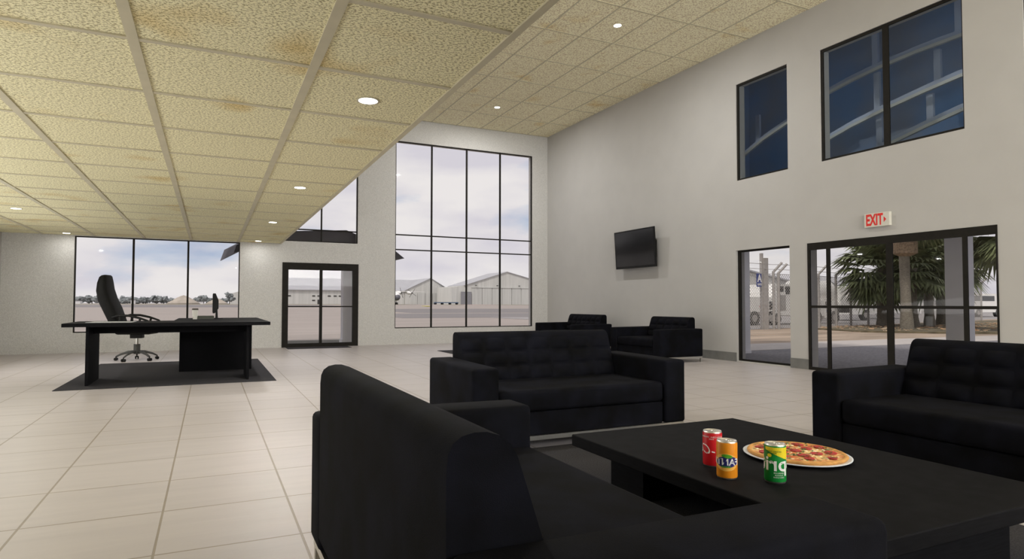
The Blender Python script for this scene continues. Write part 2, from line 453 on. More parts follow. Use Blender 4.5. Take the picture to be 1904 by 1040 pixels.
# windows and doors
glazed('window_1', 'y', YB, 4.36, 8.40, .42, 5.32, .022, [(5.345, 5.385), (6.355, 6.395), (7.37, 7.41)], [(2.455, 2.485), (2.845, 2.875)], M_glass, .05)
glazed('window_2', 'y', YB, 1.60, 3.385, 2.57, 5.32, .022, [(2.475, 2.51)], [(2.855, 2.885)], M_glass, .05)
glazed('window_3', 'y', YB, -2.62, .63, .425, 2.485, .022, [(-1.555, -1.515), (-.475, -.435)], [], M_glass, .05)
d1 = glazed('door_1', 'y', YB, 1.58, 3.41, 0, 2.05, .14, [(2.462, 2.525)], [(.968, .998)], M_glass, .09, bot=.09, top=.17, set_in=-.015)
glazed('window_4', 'x', XR, 7.31, 8.475, .018, 2.06, .035, [], [], M_glassr, .03, left=.02, right=.06, set_in=.05)
d2 = glazed('door_2', 'x', XR, 4.295, 6.965, 0, 2.06, .03, [(4.635, 4.69), (5.592, 5.684), (6.57, 6.63)], [(1.004, 1.045)], M_glassr, .03, bot=.05, top=.115, left=.02, right=.042, set_in=-.01)
glazed('window_5', 'x', XR, 7.32, 8.44, 3.36, 5.17, .03, [], [], M_glassd, .025, right=.045, top=.04, left=.015)
glazed('window_6', 'x', XR, 4.635, 6.70, 3.355, 5.17, .035, [(5.61, 5.70)], [], M_glassd, .025, right=.045, top=.045, left=.02)
glazed('window_7', 'x', XR, 1.95, 3.98, 3.355, 5.17, .035, [], [], M_glassd, .025, right=.045)

# ------------------------------------------------------------------ added box and ribs imitating reflections in the high east windows
gx0, gx1 = XR + TH, 11.6
g = MB()
g.box(gx1, gx1 + .1, 1.2, 10.6, 2.95, 6.3); g.box(gx0, gx1, 1.2, 10.6, 2.85, 2.95); g.box(gx0, gx1 + .1, 1.2, 10.6, 6.3, 6.4)
g.box(gx0, gx1, 1.1, 1.2, 2.95, 6.3); g.box(gx0, gx1, 10.6, 10.7, 2.95, 6.3)
struct(g.build('wall_reflection_box', M_reflbox), 'added dark blue box imitating the reflection in the high windows')
def reflected_truss(pts, label, posts):  # solid bars added to stand in for curved bands reflected in the glass
    t = thing('reflected_rib', label, 'reflection band', (0, 0, 0), 0, 'added bands imitating reflections in the high windows')
    X = 10.2
    P = [Vector((X, y, z)) for y, z in pts]
    b = MB()
    for a, c in zip(P, P[1:]): b.bar(a, c, .05, .05)
    b.build('rib_rail', M_rib, t)
    b = MB()
    for a, c in zip(P, P[1:]): b.bar(a + Vector((.06, 0, .07)), c + Vector((.06, 0, .07)), .05, .08)
    b.build('rib_web', M_post, t)
    for (y, za, zb) in posts:
        MB().box(X + .1, X + .15, y - .05, y + .05, za, zb).build('strut', M_post, t)
    return t
reflected_truss([(7.9, 4.84), (7.62, 4.90), (7.07, 5.00), (6.55, 5.06), (5.98, 5.10), (5.33, 5.11), (4.3, 5.06), (2.0, 4.8)], 'topmost pale arched reflection band across the paired high window', [(6.71, 5.08, 6.25), (5.42, 5.15, 6.25)])
reflected_truss([(7.9, 3.95), (7.61, 4.04), (7.09, 4.19), (6.54, 4.31), (5.85, 4.43), (5.35, 4.50), (4.3, 4.55), (2.0, 4.5)], 'middle pale arched reflection band crossing the paired high window', [(6.69, 4.34, 5.03), (5.73, 4.48, 5.06)])
reflected_truss([(7.4, 3.42), (6.9, 3.56), (6.43, 3.72), (5.86, 3.865), (5.34, 3.98), (4.3, 4.08), (2.0, 4.1)], 'lowest pale arched reflection band at the foot of the paired high window', [(5.85, 3.93, 4.40), (6.66, 3.72, 4.28)])
reflected_truss([(10.3, 3.70), (9.54, 4.16), (8.96, 4.42), (8.40, 4.60), (8.1, 4.66)], 'short pale reflection band in the single high window', [(9.2, 4.4, 5.0)])

# ------------------------------------------------------------------ downlights
def downlight(x, y, z, label, energy, on=True):
    t = thing('downlight', label, 'ceiling light', (x, y, z), 0, 'recessed downlights')
    MB().lathe([(.066, -.004), (.080, -.006), (.082, .0), (.066, .0)], 28).build('trim_ring', M_tee, t, True)
    MB().lathe([(0, -.005), (.066, -.005), (.066, .001), (0, .001)], 28).build('lamp_diffuser', M_lamp, t)
    d = bpy.data.lights.new('bulb', 'AREA'); d.shape = 'DISK'; d.size = .12; d.energy = energy; d.color = (1, .98, .95)
    o = bpy.data.objects.new('bulb', d); COL.objects.link(o); o.parent = t; o.location = (0, 0, -.012)
    return t
names_e = ['downlight nearest the viewer in the low yellow ceiling', 'second downlight along the open edge of the low ceiling', 'third downlight along the open edge of the low ceiling', 'downlight at the open edge of the low ceiling closest to the glazed wall']
for i, n in enumerate(names_e):
    downlight(1.0, 4.28 + 3.6 * i, ZS - .001, n, 32 if i < 3 else 3)
downlight(-2.7, 11.48, ZS - .001, 'downlight in the low ceiling at far left, ahead of the desk', 32)
downlight(-2.7, 15.10, ZS - .001, 'downlight in the low ceiling just above the left window edge', 3)
downlight(6.4, 8.69, ZC - .001, 'nearer of the two small downlights in the high ceiling', 84)
downlight(6.4, 13.62, ZC - .001, 'farther of the two small downlights in the high ceiling', 84)

# ------------------------------------------------------------------ exit sign
def text_mesh(s, size, extrude=.002, shear=0, bold=0, align='CENTER'):
    c = bpy.data.curves.new('txt', 'FONT'); c.body = s; c.size = size; c.extrude = extrude; c.shear = shear; c.offset = bold
    c.align_x = align; c.align_y = 'CENTER'; c.resolution_u = 3
    o = bpy.data.objects.new('txt', c); COL.objects.link(o)
    dg = bpy.context.evaluated_depsgraph_get(); dg.update()
    me = bpy.data.meshes.new_from_object(o.evaluated_get(dg))
    bpy.data.objects.remove(o); bpy.data.curves.remove(c)
    return me
def text_obj(name, s, size, m, parent, matrix, **kw):
    me = text_mesh(s, size, **kw); me.transform(matrix); me.name = name
    me.materials.clear(); me.materials.append(m)
    o = bpy.data.objects.new(name, me); COL.objects.link(o); o.parent = parent
    return o
M_signw = mat('sign_white', (.72, .70, .62), .5, noise_amt=.05, noise_scale=20)
M_red = mat('sign_red', (.78, .03, .025), .5, noise_amt=.1, noise_scale=30)
ex = thing('exit_sign', 'white exit sign with red letters mounted above the wide glass doors', 'exit sign', (XR, 5.78, 2.20))
MB().box(-.05, 0, -.19, .19, 0, .205, .006, 1).build('housing', M_signw, ex)
RX = Matrix(((0, 0, -1, 0), (-1, 0, 0, 0), (0, 1, 0, 0), (0, 0, 0, 1)))     # text facing -X, reading towards -Y
text_obj('lettering', 'EXIT', .205, M_red, ex, Matrix.Translation((-.051, .035, .098)) @ RX @ Matrix.Diagonal((.60, 1.12, 1, 1)), bold=.006)
MB().prism([(-.105, .058), (-.105, .138), (-.14, .098)], 'x', -.053, -.049).build('arrow', M_red, ex)

# ------------------------------------------------------------------ television
tv = thing('television', 'black wall-mounted flat television tilted slightly downward', 'television', (XR, 11.26, 1.87))
tb, tt = -.15, -.205
def tvp(u, v, d=0):       # u along y, v up 0..1, d outward (towards -X)
    return Vector((tb + (tt - tb) * v - d, u, .008 + .868 * v))
w = .716
MB().hexa([tvp(-w, 0, -.03), tvp(w, 0, -.03), tvp(w, 0, 0), tvp(-w, 0, 0), tvp(-w, 1, -.03), tvp(w, 1, -.03), tvp(w, 1, 0), tvp(-w, 1, 0)]).build('body', M_plastic, tv)
s = MB()
c0 = [tvp(-w + .03, .055, .002), tvp(w - .03, .055, .002), tvp(w - .03, .965, .002), tvp(-w + .03, .965, .002)]
s.hexa([c0[0], c0[1], c0[1] + Vector((.004, 0, 0)), c0[0] + Vector((.004, 0, 0)), c0[3], c0[2], c0[2] + Vector((.004, 0, 0)), c0[3] + Vector((.004, 0, 0))])
s.build('screen', M_screen, tv)
MB().hexa([(-.12, -.6, .12), (-.12, .6, .12), (-.03, .5, .22), (-.03, -.6, .22), (-.17, -.6, .8), (-.17, .6, .8), (-.03, .5, .58), (-.03, -.6, .58)]).build('rear_housing', M_plastic, tv)
MB().box(-.04, 0, -.15, .15, .25, .55).build('wall_bracket', M_darkmetal, tv)

# ------------------------------------------------------------------ rugs and mats
def rug(x0, x1, y0, y1, label, name='rug', cat='rug', h=.008):
    return tag(MB().box(x0, x1, y0, y1, .0, h, .003, 1).build(name, M_carpet), label, cat, 'charcoal floor mats')
rug(-1.70, .85, 8.90, 12.50, 'charcoal rug lying under the office desk')
rug(1.25, 3.55, -.4, 3.98, 'charcoal rug under the low black coffee table')
rug(4.67, 7.2, 9.6, 13.08, 'charcoal rug before the far sofas, one corner showing', h=.008)
rug(1.66, 3.13, 14.86, 15.42, 'thin dark doormat inside the glazed back door', 'doormat', 'doormat')

# ------------------------------------------------------------------ sofas
def pillow_grid(b, x0, x1, front, nu, nv, puff, cols, rows):
    """front(v)->(y,z) profile of the tufted face; local sofa faces -Y; returns closed pad"""
    G = []
    for j in range(nv + 1):
        v = j / nv; row = []
        y, z, ny, nz = front(v)
        for i in range(nu + 1):
            u = i / nu
            a = abs(math.sin(PI * u * cols)) ** .55; c = abs(math.sin(PI * v * rows)) ** .55
            d = puff * a * c
            row.append(b.bm.verts.new((x0 + (x1 - x0) * u, y + ny * d, z + nz * d)))
        G.append(row)
    for j in range(nv):
        for i in range(nu):
            b.bm.faces.new((G[j][i], G[j][i + 1], G[j + 1][i + 1], G[j + 1][i]))
    return G

def make_sofa(Wd, label, group, loc, rz, cols=7, D=.92):
    t = thing('sofa', label, 'sofa', loc, rz, group)
    aw = .205; hw = Wd / 2; HA = .605; HB = .815; SH = .43; ZB = .10
    # arms: slab with gently crowned top that drops at the front
    for sgn in (-1, 1):
        b = MB()
        xa, xb = (-hw, -hw + aw) if sgn < 0 else (hw - aw, hw)
        b.box(xa, xb, 0, D, ZB, HA, .022, 3)
        for v in b.bm.verts:
            if v.co.z > HA - .03:
                k = (v.co.x - (xa + xb) / 2) / (aw / 2)
                v.co.z += .010 * (1 - k * k)
                if v.co.y < .1: v.co.z -= .008
        b.build('armrest', M_sofa, t, True, 40)
    # backrest: wedge, thick at the seat, leaning back
    b = MB()
    prof = [(D - .27, SH - .12), (D - .255, SH), (D - .145, HB - .055), (D - .130, HB - .028), (D - .108, HB - .010), (D - .08, HB - .001), (D - .055, HB), (D - .03, HB - .005), (D - .012, HB - .018), (D - .003, HB - .038), (D, HB - .07), (D, .16), (D - .2, .16)]
    b.prism(prof, 'x', -hw + aw + .002, hw - aw - .002)
    b.build('backrest', M_sofa, t, True, 35)
    b = MB()
    def fr(v):
        y = D - .258 + .125 * v; z = SH - .01 + (HB - .035 - SH) * v
        return (y, z, -.95, .28)
    G = pillow_grid(b, -hw + aw + .004, hw - aw - .004, fr, cols * 8, 24, .030, cols, 3)
    b.build('back_tufting', M_sofa, t, True)
    # seat
    b = MB()
    b.box(-hw + aw + .003, hw - aw - .003, .012, D - .2, .27, SH, .035, 3)
    b.build('seat_cushion', M_sofa, t, True, 50)
    MB().box(-hw + aw + .001, hw - aw - .001, .03, D - .1, ZB, .268, .008, 1).build('base', M_sofa, t)
    # steel frame and feet
    b = MB()
    zf = ZB - .032
    b.box(-hw + .01, hw - .01, .012, .045, zf, ZB); b.box(-hw + .01, hw - .01, D - .045, D - .012, zf, ZB)
    b.box(-hw + .01, -hw + .043, .045, D - .045, zf, ZB); b.box(hw - .043, hw - .01, .045, D - .045, zf, ZB)
    b.build('steel_frame', M_chrome, t)
    for sx in (-1, 1):
        for y in (.014, D - .044):
            x = sx * (hw - .03)
            MB().box(x - .016, x + .016, y, y + .03, .0, zf).build('leg', M_chrome, t)
    return t
g1 = 'black sofas around the coffee table'
make_sofa(1.88, 'black tufted sofa facing the viewer beyond the coffee table', g1, (2.59, 3.90, .009), 0)
make_sofa(1.79, 'nearest black sofa, seen from behind its tall backrest', g1, (1.31, 1.73, .009), PI / 2)
make_sofa(1.95, 'black tufted sofa on the far side of the coffee table, before the glass doors', g1, (3.82, 2.005, .0), -PI / 2)
g2 = 'black sofas along the east wall'
make_sofa(1.80, 'black sofa against the wall in the room corner, under the tv', g2, (7.30, 12.42, .0), -PI / 2, D=1.0)
make_sofa(1.50, 'smaller black sofa by the wall next to the grey baseboard', g2, (7.30, 9.45, .0), -PI / 2, cols=5, D=1.0)

# ------------------------------------------------------------------ coffee table
ct = thing('coffee_table', 'large low black wooden coffee table carrying the pizza and drinks', 'coffee table', (2.56, 2.185, .008))
MB().box(-.63, .63, -.895, .895, .228, .293, .006, 2).build('tabletop', M_wood, ct)
for y0 in (-.745, .46):
    MB().box(-.46, .46, y0, y0 + .285, 0, .228).build('pedestal', M_wood, ct)
TT = .301
# ------------------------------------------------------------------ pizza on a plate
pz = (2.665, 2.165)
M_plate = mat('plate_white', (.70, .73, .78), .3, noise_amt=.03, noise_scale=20)
pl = tag(MB().lathe([(0, 0), (.15, 0), (.236, .010), (.245, .014), (.246, .018), (.238, .017), (.15, .008), (0, .008)], 56).build('plate', M_plate, None, True), 'round white plate under the pizza on the coffee table', 'plate')
pl.location = (*pz, TT)
M_crust = mat('pizza_crust', (.72, .36, .10), .8, noise_amt=.35, noise_scale=22, bump=.3, bump_scale=60)
M_cheese = mat('pizza_cheese', (.86, .62, .26), .55, col2=(.62, .13, .03), noise_scale=26, bump=.4, bump_scale=50)
M_salami = mat('salami', (.50, .035, .03), .5, noise_amt=.45, noise_scale=60)
M_herb = mat('basil_flakes', (.05, .13, .02), .7, noise_amt=.3, noise_scale=30)
M_mozz = mat('mozzarella', (.90, .78, .50), .5, noise_amt=.12, noise_scale=40)
p = thing('pizza', 'whole salami pizza with herbs on the white plate', 'pizza', (*pz, TT + .009))
b = MB().lathe([(0, 0), (.205, 0), (.222, .006), (.227, .014), (.222, .021), (.212, .022), (.204, .016)], 72)
for v in b.bm.verts:
    k = 1 + .012 * noise.noise(Vector((v.co.x * 14, v.co.y * 14, 3)))
    v.co.x *= k; v.co.y *= k
b.build('crust', M_crust, p, True)
b = MB().lathe([(.208, .0165), (.12, .0185), (0, .019)], 64)
b.build('cheese', M_cheese, p, True)
rnd = random.Random(5)
spots = [(0, 0)] + [(.085 * math.cos(a), .085 * math.sin(a)) for a in [k * 2 * PI / 5 + .3 for k in range(5)]] + [(.163 * math.cos(a), .163 * math.sin(a)) for a in [k * 2 * PI / 9 for k in range(9)]]
for (x, y) in spots:
    x += rnd.uniform(-.012, .012); y += rnd.uniform(-.012, .012); r = rnd.uniform(.022, .029)
    o = MB().lathe([(0, .004), (r * .8, .004), (r, .0055), (r, .002), (r * .9, 0), (0, 0)], 20).build('salami_slice', M_salami, p, True)
    o.location = (x, y, .0185); o.rotation_euler = (rnd.uniform(-.06, .06), rnd.uniform(-.06, .06), 0)
b = MB()
for k in range(130):
    a = rnd.uniform(0, 2 * PI); r = .2 * rnd.random() ** .5; l = rnd.uniform(.004, .011)
    b.box(-l, l, -l * .45, l * .45, 0, .0012, m=Matrix.Translation((r * math.cos(a), r * math.sin(a), .0225 + rnd.random() * .002)) @ Matrix.Rotation(rnd.uniform(0, PI), 4, 'Z') @ Matrix.Rotation(.15, 4, 'X'))
o = b.build('herbs', M_herb, p); o['kind'] = 'stuff'
b = MB()
for k in range(70):
    a = rnd.uniform(0, 2 * PI); r = .19 * rnd.random() ** .5
    b.blob((r * math.cos(a), r * math.sin(a), .0195), rnd.uniform(.005, .012), 1, .4, 2, .3, k)
o = b.build('melted_cheese', M_mozz, p, True); o['kind'] = 'stuff'

# ------------------------------------------------------------------ drink cans, lettering mirrored as in the photo
M_tin = mat('can_aluminium', (.70, .68, .66), .3, .9, noise_amt=.05, noise_scale=60)
M_cw = mat('can_print_white', (.88, .88, .86), .4, noise_amt=.03, noise_scale=60)
def wrap(me, R, ang0, zc, mirror, m, name, parent, lift=.0004, slope=0):
    for v in me.vertices:
        x, y, z = v.co
        s_ = -x if mirror else x                   # seen from outside; mirrored lettering runs the other way
        a = ang0 + s_ / R * 1.0
        rr = R + lift + (z + .0005) * .6
        v.co = (rr * math.cos(a), rr * math.sin(a), zc + y + slope * x)
    me.materials.clear(); me.materials.append(m); me.name = name
    o = bpy.data.objects.new(name, me); COL.objects.link(o); o.parent = parent
    return o
def shape_mesh(polys):
    """flat polygons (in x,y) finely split in x so they wrap"""
    bm = bmesh.new()
    for poly in polys:
        f = bm.faces.new([bm.verts.new((x, y, 0)) for x, y in poly])
    bmesh.ops.triangulate(bm, faces=bm.faces)
    for _ in range(3):
        bmesh.ops.subdivide_edges(bm, edges=[e for e in bm.edges if e.calc_length() > .008], cuts=1, use_grid_fill=False)
        bmesh.ops.triangulate(bm, faces=[f for f in bm.faces if len(f.verts) > 3])
    me = bpy.data.meshes.new('shape'); bm.to_mesh(me); bm.free()
    return me
def ell(cx, cy, rx, ry, n=28, rot=0):
    return [(cx + rx * math.cos(t) * math.cos(rot) - ry * math.sin(t) * math.sin(rot), cy + rx * math.cos(t) * math.sin(rot) + ry * math.sin(t) * math.cos(rot)) for t in [k * 2 * PI / n for k in range(n)]]
CR, CH = .0435, .165
def can(x, y, label, body):
    t = thing('drink_can', label, 'drink can', (x, y, TT), 0, 'drink cans on the coffee table')
    R = CR
    MB().lathe([(R * .97, .008), (R, .012), (R, CH - .012), (R * .97, CH - .007)], 48).build('can_body', body, t, True)
    MB().lathe([(0, .003), (R * .82, .003), (R * .88, 0), (R * .92, .001), (R * .97, .008)], 48).build('can_base', M_tin, t, True)
    MB().lathe([(R * .97, CH - .007), (R * .93, CH), (R * .90, CH), (R * .88, CH - .004), (0, CH - .004)], 48).build('can_lid', M_tin, t, True)
    b = MB().tube([(.004 + .012 * math.cos(a), .010 * math.sin(a), CH - .003) for a in [k * PI / 6 for k in range(12)]] + [(.016, 0, CH - .003)], .0012, 6)
    b.build('pull_tab', M_tin, t, True)
    ang = math.atan2(-y, -x)
    return t, ang
red, ang = can(2.165, 2.215, 'red drink can with white script, partly behind the orange can', mat('can_red', (.60, .012, .02), .35, noise_amt=.05, noise_scale=30))
wrap(text_mesh('Coca-Cola', .060, .0003, shear=.35), CR, ang + .35, .075, True, M_cw, 'script_lettering', red, slope=.15)
wrap(text_mesh('COCA-COLA  ORIGINAL', .010, .0003), CR, ang - .1, .140, True, M_cw, 'small_lettering', red)
wrap(text_mesh('TASTE', .008, .0003), CR, ang - .1, .130, True, M_cw, 'small_lettering', red)
ora, ang = can(2.072, 2.035, 'orange drink can with white letters on a navy badge', mat('can_orange', (.86, .30, .015), .35, noise_amt=.12, noise_scale=14, stretch=(1, 1, .1)))
M_navy = mat('can_navy', (.02, .02, .16), .4, noise_amt=.05, noise_scale=30)
M_leaf = mat('can_leaf_green', (.10, .42, .03), .4, noise_amt=.2, noise_scale=60)
wrap(shape_mesh([ell(0, 0, .054, .037)]), CR, ang - .08, .075, True, mat('can_pale_orange', (.93, .50, .10), .4, noise_amt=.05, noise_scale=30), 'badge_ring', ora, .0002)
wrap(shape_mesh([ell(-.004, .002, .050, .024, rot=-.08)]), CR, ang - .08, .075, True, M_navy, 'badge', ora, .0005)
wrap(shape_mesh([ell(-.004, .027, .023, .008, rot=.1)]), CR, ang - .08, .075, True, M_leaf, 'leaf_mark', ora, .0007)
wrap(text_mesh('FANTA', .040, .0003, bold=.0006), CR, ang - .24, .076, True, M_cw, 'lettering', ora, .0009)
wrap(text_mesh('ORANGE', .009, .0003, bold=.0004), CR, ang - .08, .056, True, M_leaf, 'small_lettering', ora, .0009)
gre, ang = can(2.215, 1.905, 'green drink can with a yellow slanted top, right of the others', mat('can_green', (.010, .27, .045), .35, noise_amt=.08, noise_scale=20))
M_yel = mat('can_yellow', (.86, .68, .02), .4, noise_amt=.05, noise_scale=30)
band = [(-.09, .041), (-.09, .020), (-.045, -.012), (.05, .034), (.05, .041)]
wrap(shape_mesh([[(-.085, .041), (-.085, -.020), (-.04, -.006), (.043, .030), (.043, .041)]]), CR, ang, .112, True, M_yel, 'yellow_band', gre, .0003)
wrap(text_mesh('Sprite', .086, .0003, bold=.0014), CR, ang - .22, .082, True, M_cw, 'lettering', gre, .0007)
wrap(shape_mesh([ell(.022, .0365, .0090, .0075)]), CR, ang, .082, True, M_yel, 'dot_mark', gre, .0012)
for k, s_ in enumerate(('LEMON LIME', 'FLAVOUR', 'ZERO SUGAR')):
    wrap(text_mesh(s_, .0075, .0003), CR, ang + .35, .046 - .009 * k, True, M_cw, 'small_lettering', gre)
wrap(text_mesh('NATURAL FLAVOURS', .0075, .0003), CR, ang - .25, .136, True, mat('can_dark_green', (.02, .2, .03), .4, noise_amt=.05, noise_scale=30), 'small_lettering', gre, .0006)
wrap(text_mesh('REFRESHING', .0075, .0003), CR, ang - .35, .128, True, MATS['can_dark_green'], 'small_lettering', gre, .0006)

# ------------------------------------------------------------------ office desk
dk = thing('office_desk', 'long black L-shaped office desk before the left window', 'desk', (0, 0, .008))
zt = .797
top = MB(); top.prism([(-1.64, 9.0), (.77, 9.0), (.77, 11.75), (-.47, 11.75), (-.47, 10.12), (-1.64, 10.12)], 'z', zt - .045, zt)
top.build('desktop', M_wood, dk)
MB().box(-1.42, -1.385, 9.22, 10.06, 0, zt - .045).build('side_panel', M_wood, dk)
MB().box(.475, .51, 9.15, 9.85, 0, zt - .045).build('side_panel', M_wood, dk)
MB().box(-1.385, .475, 9.55, 9.58, zt - .15, zt - .045).build('modesty_rail', M_wood, dk)
MB().box(-.385, .625, 10.58, 11.65, .0, zt - .045).build('pedestal', M_wood, dk)
MB().box(-.41, -.385, 10.56, 11.66, .0, zt - .045).build('side_panel', M_wood, dk)
DZ = .805
# paper, tray, cup, monitor
pp = tag(MB().prism([(-1.45, 9.36), (-.93, 9.32), (-.90, 9.62), (-1.40, 9.70)], 'z', 0, .004).build('document', M_paper), 'pale printed paper spread on the desk near the chair', 'paper'); pp.location = (0, 0, DZ)
tr = thing('document_tray', 'low dark document tray on the desk beside the cup', 'tray', (-.07, 10.95, DZ))
MB().box(-.14, .14, -.16, .16, 0, .012).build('tray_base', M_greyplas, tr)
for q in ((-.14, -.13, -.16, .16), (.13, .14, -.16, .16), (-.13, .13, .15, .16), (-.13, .13, -.16, -.15)):
    MB().box(*q, .012, .05).build('tray_wall', mat('tray_olive', (.05, .055, .04), .5, noise_amt=.1, noise_scale=9), tr)
MB().box(-.12, .12, -.14, .14, .0125, .03).build('paper_stack', mat('paper_grey', (.2, .21, .17), .7, noise_amt=.1, noise_scale=9), tr)
cp = thing('coffee_cup', 'white paper coffee cup with dark lid on the desk', 'cup', (-.205, 10.80, DZ))
MB().lathe([(0, 0), (.032, 0), (.045, .15), (0, .15)], 28).build('cup_body', M_cup, cp, True, 40)
MB().lathe([(.048, .148), (.049, .155), (.045, .158), (.044, .172), (0, .172), (0, .148)], 28).build('cup_lid', mat('lid_brown', (.06, .045, .035), .5, noise_amt=.1, noise_scale=9), cp, True, 40)
mo = thing('computer_monitor', 'black computer monitor seen edge-on on the desk', 'monitor', (.10, 11.2, DZ), 0)
sl = MB(); sl.prism([(-.05, .09), (-.02, .09), (.035, .17), (.035, .30), (-.01, .415), (-.05, .415)], 'y', -.24, .24); sl.build('screen_housing', M_plastic, mo)
MB().box(-.055, -.049, -.225, .225, .105, .40).build('screen', M_screen, mo)
MB().prism([(-.01, .0), (.03, .0), (.02, .2), (-.005, .2)], 'y', -.05, .05).build('stand', M_plastic, mo)
MB().lathe([(0, 0), (.11, 0), (.11, .01), (0, .014)], 28).build('stand_base', M_plastic, mo, True, 40)

# ------------------------------------------------------------------ office chair
oc = thing('office_chair', 'black high-backed swivel office chair behind the desk', 'office chair', (-1.21, 13.1, 0), -.22)
for k in range(5):
    a = k * 2 * PI / 5 + .62
    d = Vector((math.cos(a), math.sin(a), 0)); s_ = Vector((-d.y, d.x, 0))
    leg = MB().tube([d * .03 + Vector((0, 0, .16)), d * .14 + Vector((0, 0, .155)), d * .27 + Vector((0, 0, .115)), d * .345 + Vector((0, 0, .075))], [.03, .028, .022, .018], 8, sq=.7).build('leg', M_greyplas, oc, True)
    c = MB()
    for q in (-1, 1):
        c.tube([d * .35 + s_ * (q * .008) + Vector((0, 0, .028)), d * .35 + s_ * (q * .032) + Vector((0, 0, .028))], .028, 14)
    c.tube([d * .35 + Vector((0, 0, .03)), d * .35 + Vector((0, 0, .08))], .010, 8)
    c.build('caster', M_plastic, leg, True, 40)
MB().tube([(0, 0, .12), (0, 0, .30)], .055, 16).build('gas_shroud', M_greyplas, oc, True, 40)
MB().tube([(0, 0, .29), (0, 0, .44)], .028, 16).build('gas_piston', M_chrome, oc, True, 40)
MB().box(-.10, .10, -.08, .08, .41, .50, .01).build('tilt_mechanism', M_plastic, oc)
b = MB(); b.box(-.30, .31, -.27, .27, .485, .61, .05, 4)
b.build('seat', M_leather, oc, True, 50)
# back: curved slab from the seat up
b = MB(); rings = []
prof = [(-.26, .56, .26, .075), (-.34, .75, .27, .09), (-.42, .95, .28, .10), (-.50, 1.12, .28, .10), (-.545, 1.30, .265, .09), (-.55, 1.44, .235, .08), (-.545, 1.54, .20, .06), (-.54, 1.565, .17, .04)]
for (x, z, hwid, th) in prof:
    ring = []
    for k in range(20):
        a = k * 2 * PI / 20
        cx, cy = math.cos(a), math.sin(a)
        ex_ = abs(cx) ** .6 * (1 if cx > 0 else -1); ey = abs(cy) ** .45 * (1 if cy > 0 else -1)
        ring.append(b.bm.verts.new((x + ex_ * th, ey * hwid, z + ex_ * th * .25)))
    rings.append(ring)
for A, B in zip(rings, rings[1:]):
    for k in range(20): b.bm.faces.new((A[k], A[(k + 1) % 20], B[(k + 1) % 20], B[k]))
b.bm.faces.new(rings[0]); b.bm.faces.new(rings[-1])
b.build('backrest', M_leather, oc, True, 50)
for sy in (-1, 1):
    b = MB()
    b.tube([(-.33, sy * .29, .80), (-.22, sy * .30, .835), (-.05, sy * .30, .83), (.12, sy * .30, .79), (.27, sy * .30, .735), (.30, sy * .29, .72)], [.02, .024, .024, .022, .018, .012], 8, sq=.8)
    b.tube([(-.19, sy * .30, .82), (-.2, sy * .29, .70), (-.18, sy * .27, .56)], .02, 8)
    b.tube([(.14, sy * .30, .78), (.12, sy * .29, .68), (.05, sy * .27, .56)], .02, 8)
    b.build('armrest', M_plastic, oc, True)

# ================================================================== outdoors: the airfield side
def ground(name, poly, m, z=-.02, th=.3, label=None):
    return struct(MB().prism(poly, 'z', z - th, z).build(name, m), label)
def strip3(b, pts, lift):
    """ribbon over the gently rising apron: pts = rows of (x0,x1,y,z)"""
    pass
# apron: level to y=50, then rising very slightly to the hangars
def terr(y):
    return -.03 if y < 50 else -.03 + (y - 50) / 150 * .79 if y < 200 else .76
def terrain(name, x0, x1, y0, y1, m, lift=0, nx=2, label=None, skew=0):
    ys = sorted({y0, y1, *[y for y in (50, 200) if y0 < y < y1]})
    b = MB(); rows = []
    for y in ys:
        rows.append([b.bm.verts.new((x0 + skew * 0, y, terr(y) + lift)), b.bm.verts.new((x1, y, terr(y) + lift)), b.bm.verts.new((x1, y, terr(y) + lift - .25)), b.bm.verts.new((x0, y, terr(y) + lift - .25))])
    for A, B in zip(rows, rows[1:]):
        for k in range(4): b.bm.faces.new((A[k], A[(k + 1) % 4], B[(k + 1) % 4], B[k]))
    b.bm.faces.new(rows[0]); b.bm.faces.new(rows[-1])
    return struct(b.build(name, m), label)
terrain('ground', -400, 420, YB + TH, 900, M_apron, 0, label='pinkish concrete aircraft apron')
terrain('road_taxiway', 13.2, 400, 44.5, 61, M_asphalt, .012)
terrain('road_taxiway', 20, 400, 64, 95, M_asphalt, .012)
terrain('ground_verge', -400, 60, 188, 205, M_grass, .02)
terrain('road_far', -400, 28, 120, 172, M_asphalt, .012)
# small patches before the right hangar
for (xa, xb, ya, yb_, mm, nm) in ((68.5, 74.6, 180, 196, M_grass, 'grass_patch'), (75, 88, 183, 197, M_rubble, 'rubble_patch'), (88.4, 104, 184, 197, M_grass, 'grass_patch')):
    n_ = 16; b = MB()
    poly = [((xa + xb) / 2 + (xb - xa) / 2 * math.cos(t) * (1 + .2 * noise.noise(Vector((t, xa, 0)))), (ya + yb_) / 2 + (yb_ - ya) / 2 * math.sin(t)) for t in [k * 2 * PI / n_ for k in range(n_)]]
    V_ = [b.bm.verts.new((x, y, terr(y) + .04)) for x, y in poly]; V2 = [b.bm.verts.new((x, y, terr(y) - .1)) for x, y in poly]
    b.bm.faces.new(V_); b.bm.faces.new(V2[::-1])
    for k in range(n_): b.bm.faces.new((V_[k], V_[(k + 1) % n_], V2[(k + 1) % n_], V2[k]))
    o = b.build(nm, mm)
    tag(o, {'rubble_patch': 'pinkish rubble patch before the gabled hangar with grey side door', 'grass_patch': ('green grass patch beside the pink rubble, towards the right' if xa > 80 else 'small grass tuft at the foot of the grey hangar door')}[nm], 'ground patch', kind='stuff')
# yellow painted mark
o = MB().prism([(43.2, 128), (44.2, 128), (48.0, 142), (46.6, 142)], 'z', terr(135) + .03, terr(135) + .10).build('road_marking', mat('yellow_paint', (.72, .66, .12), .7, noise_amt=.1, noise_scale=2))
struct(o)
